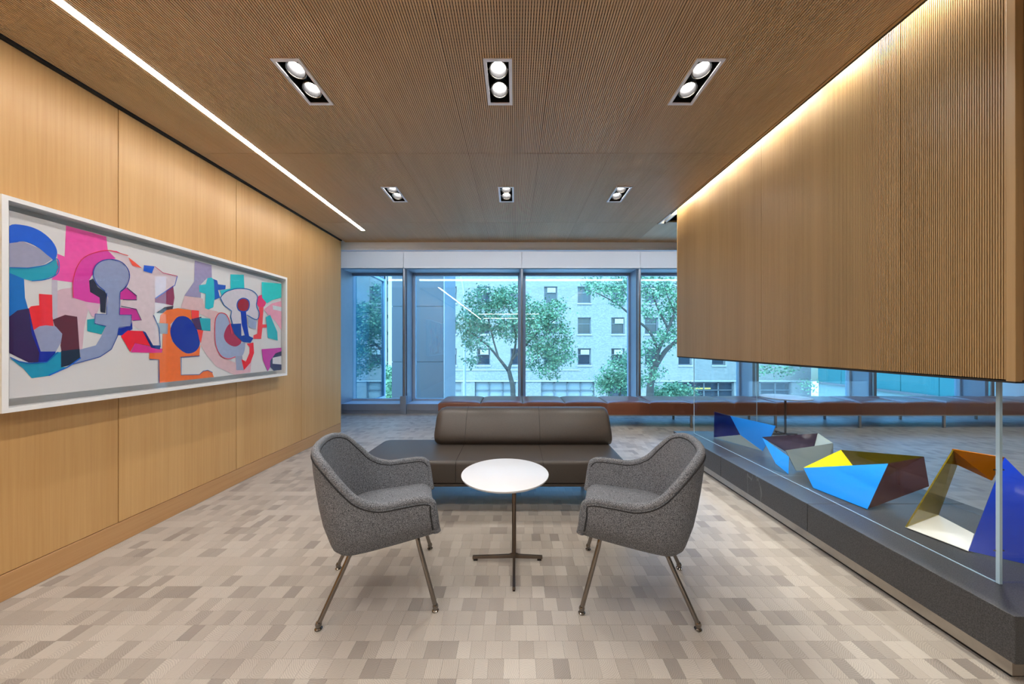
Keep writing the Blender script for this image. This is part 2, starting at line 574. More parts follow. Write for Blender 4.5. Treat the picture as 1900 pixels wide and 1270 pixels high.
t3 = MB().box(XL - 0.02, -2.527, Y_BACK, Y_WALL, ZC - 0.012, ZC + 0.1).build('trim_3', M['black'])
tag(t3, 'black shadow gap between the wood wall and ceiling', 'trim', kind='structure')

# ---- left wall: veneer panels and baseboard
wl = MB().box(XL - 0.18, XL - 0.02, Y_BACK, Y_WALL - 0.004, -0.05, 3.02).build('wall_left', M['black'])
tag(wl, 'left wall clad in tall warm veneer panels', 'wall', kind='structure')
seams = [-6.1, -5.18, -4.25, -3.32, -2.4, -1.47, -0.52, 0.41, 1.27, 2.185, 3.11, 4.06, Y_WALL]
ys = [Y_BACK] + seams
for a, b_ in zip(ys[:-1], ys[1:]):
    MB().box(XL - 0.02, XL, a + 0.002, b_ - 0.002, 0.136, ZC - 0.014).build('wall_panel', M['wall_wood'], wl, bevel=0.001, bseg=1)
MB().box(XL - 0.18, XL, Y_WALL - 0.002, Y_WALL + 0.012, 0.0, 3.0).build('end_trim', M['wall_wood'], wl)
bb = MB().box(XL - 0.02, XL + 0.003, Y_BACK, Y_WALL, 0.001, 0.132).build('baseboard_left', M['base_wood'], bevel=0.001, bseg=1)
tag(bb, 'broad wood baseboard along the left wall', 'baseboard', kind='structure')
# back wall (behind the camera), right end wall, side of the window recess
wb = MB().box(-3.4, XR, Y_BACK - 0.15, Y_BACK, -0.05, 3.02).build('wall_back', M['white_paint'])
tag(wb, 'white wall at the rear of the lounge', 'wall', kind='structure')
wr = MB().box(XR, XR + 0.15, Y_BACK, Y_GLASS + 0.1, -0.05, 3.02).build('wall_right', M['white_paint'])
tag(wr, 'white wall at the far right end of the window bench', 'wall', kind='structure')
wc = MB().box(-3.4, -3.2, Y_WALL - 0.2, Y_GLASS + 0.12, -0.05, 3.02).build('wall_corner', M['frame_metal'])
MB().box(-3.2, XL - 0.18, Y_WALL - 0.2, Y_WALL - 0.05, 0, 3.02).build('return_panel', M['frame_metal'], wc)
tag(wc, 'narrow grey metal wall at the left end of the windows', 'wall', kind='structure')

# ---- soffit at the windows
fz = 2.69
sf = MB().box(-3.2, XR, Y_CEIL, Y_CEIL + 0.02, 2.725, 3.02).build('trim_4', M['cool_white'])
MB().box(-3.2, XR, Y_CEIL - 0.006, Y_CEIL + 0.05, fz, 2.722).build('lip', M['cool_white'], sf, bevel=0.004)
MB().box(-3.2, XR, Y_CEIL + 0.02, Y_WIN + 0.5, 3.0, 3.018).build('pocket_top', M['white_paint'], sf)
MB().box(-3.2, XR, Y_WIN - 0.04, Y_WIN + 0.02, fz + 0.02, 3.0).build('pocket_back', M['white_paint'], sf)
tag(sf, 'white ceiling fascia in front of the window shades', 'trim', kind='structure')

# ---- windows: bays between mullions
MX = [-2.04 + 2.17 * i for i in range(6)]
bays = list(zip([-3.2] + MX, MX + [XR]))
for i, (a, b_) in enumerate(bays):
    w = empty('window_%d' % (i + 1), ((a + b_) / 2, Y_WIN, 0))
    inv = Matrix.Translation((-(a + b_) / 2, -Y_WIN, 0))
    def wp(mb, name, mat, **k):
        o = mb.build(name, mat, w, **k); o.data.transform(inv); return o
    l = a + (0.0 if i == 0 else 0.035); r = b_ - (0.0 if i == 6 else 0.035)
    wp(MB().box(a, b_, Y_WIN, Y_WIN + 0.02, 0.0, 0.06), 'sill_kick', M['frame_metal'])
    wp(MB().box(a, b_, Y_WIN - 0.012, Y_WIN + 0.03, 0.06, 0.18), 'sill_front', M['frame_metal'], bevel=0.003)
    wp(MB().box(a, b_, Y_WIN + 0.031, Y_GLASS + 0.06, 0.1, 0.178), 'sill_top', M['jamb_metal'])
    wp(MB().box(a, b_, Y_WIN + 0.03, Y_GLASS + 0.06, fz, fz + 0.1), 'head', M['jamb_metal'])
    wp(MB().box(l, r, Y_GLASS - 0.012, Y_GLASS + 0.012, 0.18, fz), 'pane', M['glass'])
    wp(MB().box(l, r, Y_GLASS - 0.035, Y_GLASS + 0.035, 0.179, 0.215), 'bottom_rail', M['jamb_metal'])
    wp(MB().box(l, r, Y_GLASS - 0.035, Y_GLASS + 0.035, fz - 0.05, fz - 0.001), 'top_rail', M['frame_metal'])
    if i > 0: wp(MB().box(l, l + 0.05, Y_GLASS - 0.05, Y_GLASS + 0.035, 0.216, fz - 0.051), 'jamb', M['jamb_metal'])
    if i < 6: wp(MB().box(r - 0.03, r, Y_GLASS - 0.05, Y_GLASS + 0.035, 0.216, fz - 0.051), 'jamb', M['jamb_metal'])
    if i < 6:
        m_ = MX[i]
        wp(MB().box(m_ - 0.034, m_ + 0.034, Y_WIN + 0.035, Y_GLASS + 0.06, 0.18, fz), 'mullion', M['frame_metal'])
        wp(MB().tube([(m_, Y_WIN - 0.035, 0.335), (m_, Y_WIN - 0.035, fz - 0.012)], 0.028, 14), 'post', M['post_metal'], smooth='auto')
        wp(MB().box(m_ - 0.065, m_ + 0.045, Y_WIN - 0.075, Y_WIN - 0.013, 0.0, 0.335), 'post_casing', M['frame_metal'], bevel=0.004)
    rs_ = empty('roller_shade', ((a + b_) / 2, Y_WIN - 0.075, fz))
    hw = (b_ - a) / 2 - 0.004
    MB().box(-hw, hw, -0.0015, 0.0015, 0.022, 0.30).build('shade_fabric', M['soffit'], rs_)
    MB().box(-hw, hw, -0.007, 0.007, -0.006, 0.022).build('hem_bar', M['white_paint'], rs_, bevel=0.003)
    tag(rs_, 'raised grey roller shade above window bay number %s from the left' % ['one', 'two', 'three', 'four', 'five', 'six', 'seven'][i], 'roller shade', 'raised roller shades')
    tag(w, 'tall blue tinted window bay, number %s from the left' % ['one', 'two', 'three', 'four', 'five', 'six', 'seven'][i], 'window', kind='structure')

# ---- slatted box hanging over the display plinth
BY0, BY1, BZ0 = 1.278, 3.94, 1.14
box = MB().box(XBOX + 0.02, 2.9, BY0 + 0.02, BY1, BZ0 + 0.002, 3.02).build('wall_display', M['groove_dark'])
tag(box, 'hanging wall box clad in fine vertical wood slats above the glass case', 'wall', kind='structure')
def slats(y0, y1, face):
    mb = MB(); p = 0.0075
    n = round((y1 - y0) / p); p = (y1 - y0) / n
    for k in range(n):
        a = y0 + k * p + 0.22 * p; b_ = y0 + k * p + 0.78 * p
        if face == 'x': mb.box(XBOX + 0.003, XBOX + 0.0205, a, b_, BZ0 + 0.006, 3.015)
        else: mb.box(a, b_, BY0 + 0.003, BY0 + 0.0205, BZ0 + 0.006, 3.015)
    o = mb.build('slat_panel', M['slat_wood'], box); o['kind'] = 'stuff'
slats(BY0 + 0.026, 1.66, 'x'); slats(1.663, 2.6, 'x'); slats(2.603, BY1 - 0.004, 'x'); slats(XBOX + 0.027, 2.9, 'y')
MB().box(XBOX, XBOX + 0.026, BY0, BY0 + 0.0255, BZ0, 3.015).build('corner_trim', M['slat_wood'], box, bevel=0.0015)
MB().box(XBOX, XBOX + 0.02, BY1 - 0.0035, BY1 + 0.004, BZ0, 3.015).build('edge_trim', M['slat_wood'], box)
MB().box(XBOX + 0.001, 2.9, BY0 + 0.001, BY1, BZ0 - 0.006, BZ0 + 0.002).build('bottom_edge', M['black'], box)

# ------------------------------------------------------------------ lights
lens_mat = glow('lamp_lens', (255, 250, 240), 26.0)
led_mat = glow('led_diffuser', (255, 251, 246), LED_STRENGTH)
ring_mat = plain('satin_lamp_ring', (96, 96, 100), 0.4, metal=0.6)
trim_mat = plain('silver_downlight_trim', (240, 241, 250), 0.4)

def make_downlight():
    root = empty('downlight')
    w2, l2 = DLW / 2, DLL / 2
    mb = MB(); b_ = 0.018
    mb.box(-w2, w2, -l2, -l2 + b_, -0.006, 0); mb.box(-w2, w2, l2 - b_, l2, -0.006, 0)
    mb.box(-w2, -w2 + b_, -l2 + b_, l2 - b_, -0.006, 0); mb.box(w2 - b_, w2, -l2 + b_, l2 - b_, -0.006, 0)
    mb.build('trim_frame', trim_mat, root)
    h = MB(); i = 0.009
    a, c = w2 - i, l2 - i
    h.box(-a, a, -c, c, 0.12, 0.126); h.box(-a, -a + 0.004, -c, c, 0.001, 0.12); h.box(a - 0.004, a, -c, c, 0.001, 0.12)
    h.box(-a, a, -c, -c + 0.004, 0.001, 0.12); h.box(-a, a, c - 0.004, c, 0.001, 0.12)
    h.build('housing', M['dark_house'], root)
    for s in (-1, 1):
        lp = MB()
        tilt = Matrix.Translation((0, s * 0.075, 0.026)) @ Matrix.Rotation(R(-14), 4, 'X')
        lp.lathe((0, 0, 0), [(0.028, 0.016), (0.045, -0.010), (0.049, -0.011), (0.051, -0.008), (0.051, 0.02), (0.03, 0.045), (0.001, 0.046)], 32)
        # hollow front: ring wall stands proud of the lens
        o = lp.build('lamp', ring_mat, root, smooth='auto'); o.data.transform(tilt)
        rg = MB()
        pts = [(0.050 * math.cos(t), 0.050 * math.sin(t), -0.012) for t in [2 * math.pi * k / 36 for k in range(37)]]
        rg.tube(pts, 0.003, 8, cap=False)
        o2 = rg.build('ring', M['chrome'], o, smooth=True); o2.data.transform(tilt)
        ln = MB().lathe((0, 0, 0), [(0.001, 0.0060), (0.016, 0.0072), (0.024, 0.0105), (0.0275, 0.0155)][::-1], 32)
        o3 = ln.build('lens', lens_mat, o, smooth=True, fix=True); o3.data.transform(tilt)
        for xa_, xb_ in ((-w2 + 0.013, -0.0525), (0.0525, w2 - 0.013)):
            MB().tube([(xa_, s * 0.075, 0.02), (xb_, s * 0.075, 0.02)], 0.0025, 6).build('pivot', M['chrome'], root)
        ld = bpy.data.lights.new('lamp_light', 'SPOT')
        ld.energy = DOWNLIGHT_W; ld.color = (1.0, 0.955, 0.90)
        ld.spot_size = R(158); ld.spot_blend = 0.95; ld.shadow_soft_size = 0.03
        lo = bpy.data.objects.new('lamp_light', ld); COL.objects.link(lo); lo.parent = root
        lo.location = (0, s * 0.075, -0.008)
        lo.rotation_euler = (R(-6), 0, 0)
    return root
dl = make_downlight()
for k, (cx, cy) in enumerate(DL):
    o = dl if k == 0 else copy_tree(dl)
    o.location = (cx, cy, ZC - 0.0005)
    side = ['left', 'middle', 'right'][k % 3]
    rown = ['the row nearest the camera in view', 'the row nearest the windows', 'the first row behind the camera', 'the rearmost row'][k // 3]
    tag(o, 'recessed twin lamp downlight, %s one of %s' % (side, rown), 'ceiling light', 'twin downlights in the ceiling')
# unseen twin lamps added to brighten the far right half of the room
for k, (cx, cy) in enumerate([(3.9, 4.2), (6.0, 4.2), (8.1, 4.2), (3.9, 2.2), (6.0, 2.2), (8.1, 2.2)]):
    o = copy_tree(dl); o.location = (cx, cy, ZC - 0.0005 - 0.13)
    for ch in o.children:
        pass
    o.location.z = ZC - 0.132
    tag(o, 'added unseen twin lamp downlight over the window bench side, number %s' % ['one', 'two', 'three', 'four', 'five', 'six'][k], 'ceiling light', 'twin downlights in the ceiling')

ll = empty('linear_light', (-2.03, 2.0, ZC))
MB().box(-0.021, 0.021, Y_BACK - 2.0, 2.555, 0.004, 0.03).build('channel', M['white_paint'], ll)
MB().box(-0.0175, 0.0175, Y_BACK - 2.0 + 0.01, 2.548, -0.002, 0.004).build('diffuser', led_mat, ll)
tag(ll, 'long glowing linear light set in the ceiling by the left wall', 'linear light')

pk = empty('linear_light', (3.2, Y_CEIL + 0.03, 2.86))
MB().box(-6.3, 6.3, 0.0, 0.03, -0.025, 0.025).build('channel', M['white_paint'], pk)
MB().box(-6.28, 6.28, 0.031, 0.037, -0.02, 0.02).build('diffuser', glow('pocket_diffuser', (248, 250, 255), POCKET_STRENGTH), pk)
tag(pk, 'long strip light hidden behind the white fascia washing the window shades', 'linear light')
for k, yy in enumerate((-3.17, -5.9)):
    rl = empty('linear_light', (-0.3, yy, ZC - 0.03))
    MB().box(-1.5, 1.5, -0.03, 0.03, 0.004, 0.03).build('channel', M['white_paint'], rl)
    MB().box(-1.48, 1.48, -0.025, 0.025, -0.004, 0.004).build('diffuser', led_mat, rl)
    tag(rl, ['linear light across the ceiling behind the camera', 'linear light across the ceiling near the rear wall'][k], 'linear light')

cl = empty('cove_light', (1.86, 2.6, ZC + 0.1))
MB().box(-0.026, 0.024, -1.4, 1.36, 0.03, 0.07).build('channel', M['white_paint'], cl)
MB().box(-0.015, 0.012, -1.38, 1.34, 0.022, 0.03).build('diffuser', glow('cove_diffuser', (255, 236, 205), 6.0), cl)
for k in range(6):
    ld = bpy.data.lights.new('cove_lamp', 'AREA')
    ld.shape = 'RECTANGLE'; ld.size = 0.02; ld.size_y = 0.34; ld.energy = COVE_W; ld.color = (1.0, 0.93, 0.80)
    lo = bpy.data.objects.new('cove_lamp', ld); COL.objects.link(lo); lo.parent = cl
    lo.location = (-0.004, -1.15 + 0.46 * k, 0.018)
    lo.rotation_euler = (0, R(2), 0)
tag(cl, 'warm strip light hidden in the ceiling slot above the slatted box', 'cove light')

# ------------------------------------------------------------------ display plinth and glass case
PY0, PY1, PX1, PZ = 1.268, 4.0, 2.88, 0.262
pl = empty('display_plinth', ((XP + PX1) / 2, (PY0 + PY1) / 2, 0))
def child(mb, name, mat, parent, **k):
    o = mb.build(name, mat, parent, **k)
    o.data.transform(Matrix.Translation(-parent.location))
    return o
ysl = [PY0, 2.17, 3.08, PY1]
for a, b_ in zip(ysl[:-1], ysl[1:]):
    child(MB().box(XP, PX1, a + 0.0008, b_ - 0.0008, 0.082, PZ), 'stone_slab', M['granite'], pl, bevel=0.003)
child(MB().box(XP + 0.025, PX1 - 0.025, PY0 + 0.025, PY1 - 0.025, 0.018, 0.081), 'steel_base', M['steel'], pl)
child(MB().box(XP + 0.04, PX1 - 0.04, PY0 + 0.04, PY1 - 0.04, 0.0, 0.018), 'shadow_base', M['black'], pl)
tag(pl, 'low dark granite display plinth on a recessed steel base', 'plinth')

GX0, GX1, GY0, GY1 = 2.06, 2.78, 1.445, 3.9
gc = empty('glass_case', ((GX0 + GX1) / 2, (GY0 + GY1) / 2, PZ))
z0, z1 = PZ + 0.002, BZ0 - 0.008
child(MB().box(GX0, GX0 + 0.012, GY0, 2.7, z0, z1), 'pane', M['vitrine'], gc)
child(MB().box(GX0, GX0 + 0.012, 2.703, GY1, z0, z1), 'pane', M['vitrine'], gc)
child(MB().box(GX1 - 0.012, GX1, GY0, GY1, z0, z1), 'pane', M['vitrine'], gc)
child(MB().box(GX0 + 0.014, GX1 - 0.014, GY0, GY0 + 0.012, z0, z1), 'pane', M['vitrine'], gc)
child(MB().box(GX0 + 0.014, GX1 - 0.014, GY1 - 0.012, GY1, z0, z1), 'pane', M['vitrine'], gc)
for (x, y, s) in ((GX0, GY0, 0.012), (GX0, GY1, 0.005), (GX1, GY1, 0.004), (GX1, GY0, 0.008)):
    child(MB().box(x - s/2, x + s/2, y - s/2 - 0.001, y + s/2 - 0.001, z0, z1), 'polished_edge', M['edge_glass'], gc)
child(MB().box(GX0 - 0.004, GX0 + 0.002, GY0 + 0.01, GY1 - 0.01, PZ + 0.0005, PZ + 0.0035), 'bottom_seal', M['edge_glass'], gc)
for (y, z) in ((GY0 + 0.006, 0.40), (GY0 + 0.006, 0.745)):
    child(MB().tube([(GX0 - 0.012, y, z), (GX0 + 0.03, y, z)], 0.003, 8), 'clip', M['chrome'], gc)
tag(gc, 'frameless clear glass case standing on the granite plinth', 'glass case')

for k, yy in enumerate((1.75, 2.35, 2.95, 3.55)):
    cs = empty('case_light', (2.42, yy, BZ0 - 0.006))
    MB().lathe((0, 0, -0.006), [(0.045, 0.006), (0.045, 0.0), (0.034, -0.001)][::-1], 28).build('trim_ring', ring_mat, cs, smooth='auto')
    MB().lathe((0, 0, -0.0085), [(0.0, 0.0), (0.032, 0.0004), (0.032, 0.0014)], 24).build('lens', lens_mat, cs)
    ld = bpy.data.lights.new('case_lamp', 'SPOT')
    ld.energy = CASE_W; ld.color = (1.0, 0.97, 0.93); ld.spot_size = R(130); ld.spot_blend = 0.8; ld.shadow_soft_size = 0.035
    lo = bpy.data.objects.new('case_lamp', ld); COL.objects.link(lo); lo.parent = cs; lo.location = (0, 0, -0.014)
    tag(cs, 'small round lamp under the slatted box above the %s sculpture' % ['orange and royal blue', 'yellow and sky blue', 'grey and plum', 'dark and bright blue'][k], 'lamp', 'lamps under the slatted box')

# sculptures of folded coloured acrylic sheet
ACR = {
    'sky': plain('sky_blue_acrylic', (0, 146, 250), 0.5, var=0.02, spec=0.2),
    'sky2': plain('bright_blue_acrylic', (8, 136, 240), 0.5, var=0.02, spec=0.25),
    'navy': clear('dark_blue_acrylic', (0.04, 0.07, 0.42), refl=1.2, body=(18, 40, 150), body_fac=0.35),
    'royal': plain('royal_blue_acrylic', (14, 54, 172), 0.22, coat=0.3, var=0.03),
    'yellow': plain('yellow_acrylic', (240, 222, 12), 0.2, coat=0.4, var=0.02),
    'brown': clear('smoked_brown_acrylic', (0.48, 0.33, 0.33), refl=1.0, body=(104, 70, 70), body_fac=0.35),
    'olive': clear('olive_acrylic', (0.60, 0.52, 0.10), refl=1.0, body=(158, 136, 36), body_fac=0.4),
    'moss': clear('dark_olive_acrylic', (0.34, 0.29, 0.05), refl=1.0, body=(84, 74, 18), body_fac=0.5),
    'orange': clear('orange_acrylic', (0.65, 0.25, 0.02), refl=1.0, body=(214, 126, 12), body_fac=0.75),
    'white': plain('white_acrylic', (240, 240, 232), 0.2, coat=0.4, var=0.01),
    'grey': clear('frosted_grey_acrylic', (0.55, 0.62, 0.62), refl=1.0, body=(160, 172, 172), body_fac=0.6),
    'plum': clear('smoked_plum_acrylic', (0.24, 0.17, 0.24), refl=1.2, body=(74, 60, 80), body_fac=0.45),
    'pale': clear('pale_clear_acrylic', (0.75, 0.84, 0.84), refl=1.0, body=(200, 214, 214), body_fac=0.4),
}
def sheet(pts, mat, parent, th=0.006):
    bm = bmesh.new()
    vs = [bm.verts.new(Vector(p) - parent.location) for p in pts]
    bm.faces.new(vs)
    bmesh.ops.triangulate(bm, faces=bm.faces[:])
    bmesh.ops.recalc_face_normals(bm, faces=bm.faces[:])
    bmesh.ops.solidify(bm, geom=bm.faces[:], thickness=th)
    me = bpy.data.meshes.new('acrylic_panel'); bm.to_mesh(me); bm.free()
    me.materials.append(ACR[mat])
    o = bpy.data.objects.new('acrylic_panel', me); COL.objects.link(o); o.parent = parent
    return o
zp = PZ + 0.0075
def at_plane(px, py, p0, p1, p2):
    n = (p1 - p0).cross(p2 - p0)
    o = Vector((0, 0, HC)); d = at(px, py, 1.0) - o
    return o + d * ((p0 - o).dot(n) / d.dot(n))
def sculpture(c, label):
    e = empty('acrylic_sculpture', (c[0], c[1], PZ))
    return tag(e, label, 'sculpture', 'folded acrylic sculptures in the glass case')
# A
s = sculpture((2.35, 3.5), 'folded acrylic sculpture in dark and bright blue, farthest along the plinth')
q1, q2, q3, q4 = at(1325.8, 764.4, 3.72), at(1355, 772, 3.6), at(1439, 790.5, 3.4), at(1432, 807, 3.3)
q5, q6, q7 = on_z(1414.7, 837.3, zp), at(1373.5, 807.4, 3.45), on_z(1325, 812, zp)
q3, q4 = at_plane(1439, 790.5, q2, q6, q5), at_plane(1432, 807, q2, q6, q5)
sheet([q1, q2, q6, q7], 'navy', s); sheet([q7, q6, q5], 'pale', s); sheet([q2, q3, q4, q5, q6], 'sky2', s)
# B
s = sculpture((2.4, 2.85), 'folded acrylic sculpture of grey, plum and light blue sheets, low open bowl shape')
p1, p2, p3, p4 = at(1413.9, 812.1, 3.02), at(1517.8, 804.8, 3.0), at(1546, 823.4, 2.85), at(1457.7, 836, 2.78)
p5, p6, p7, p8 = on_z(1477.9, 874.4, zp), on_z(1462.7, 879.8, zp), at(1439, 860.4, 2.76), at(1463.6, 847.8, 2.74)
sheet([p1, p2, at(1514, 827.6, 2.95), at(1457, 838, 2.86)], 'plum', s)
sheet([p4, p3, at(1546, 842, 2.84), on_z(1532, 871, zp), p5], 'grey', s)
sheet([p2, p3, at(1512, 829, 2.93)], 'pale', s)
sheet([p1, p8, p6, p7], 'sky', s)
# C
s = sculpture((2.4, 2.35), 'folded acrylic sculpture with yellow top, sky blue front and smoked brown side')
A, B_, C_, D_ = at(1490.8, 868.8, 2.55), on_z(1508.6, 905.4, zp), on_z(1609.4, 945.4, zp), at(1648, 860.7, 2.1)
E_, Fv, G_, H_ = at(1714.7, 848.6, 2.25), at(1724, 903, 2.16), at(1560, 835.9, 2.72), Vector((2.52, 2.42, zp))
D_ = at_plane(1648, 860.7, A, B_, C_)
E_ = at(1714.7, 848.6, 2.24)
sheet([A, B_, C_, D_], 'sky', s); sheet([D_, C_, Fv, E_], 'brown', s)
sheet([A, G_, H_], 'yellow', s); sheet([G_, E_, H_], 'moss', s)
# D
s = sculpture((2.4, 1.8), 'tall folded acrylic frame sculpture in orange, olive, white and royal blue')
a_, b2, c_, d_ = on_z(1679.5, 977.9, zp), on_z(1739, 955.2, zp), on_z(1797, 1022.8, zp), on_z(1807.4, 991, zp)
e_, f_, g_, h_ = at(1768, 833.1, 2.0), at(1774.5, 860.7, 2.06), at(1864, 849, 1.76), at(1841.7, 891.5, 1.85)
sheet([a_, b2, d_, c_], 'white', s, 0.003); sheet([a_, e_, f_, b2], 'olive', s)
sheet([e_, g_, h_, f_], 'orange', s)
j_ = on_z(1985, 1066, zp)
k_ = at_plane(1990, 975, c_, g_, j_)
sheet([c_, g_, k_, j_], 'royal', s)

# ------------------------------------------------------------------ picture on the left wall
PXF = -2.45
pic = empty('framed_painting', (XL, 2.64, 0.95))
y0, y1, z0, z1 = 1.622, 3.658, 0.95, 2.002
fw = 0.022
mb = MB()
mb.box(XL + 0.002, PXF, y0, y1, z0, z0 + fw); mb.box(XL + 0.002, PXF, y0, y1, z1 - fw, z1)
mb.box(XL + 0.002, PXF, y0, y0 + fw, z0 + fw, z1 - fw); mb.box(XL + 0.002, PXF, y1 - fw, y1, z0 + fw, z1 - fw)
child(mb, 'frame', M['frame_white'], pic)
child(MB().box(XL + 0.003, XL + 0.012, y0 + fw, y1 - fw, z0 + fw, z1 - fw), 'backing_board', M['mat_white'], pic)
XC = -2.485
cv = child(MB().box(XL + 0.0125, XC, 1.668, 3.612, 1.012, 1.942), 'canvas', M['canvas'], pic, bevel=0.003)
child(MB().box(PXF - 0.012, PXF - 0.008, y0 + fw, y1 - fw, z0 + fw, z1 - fw), 'glazing', M['glazing'], pic)
tag(pic, 'wide white framed abstract painting on the left wood wall', 'painting')
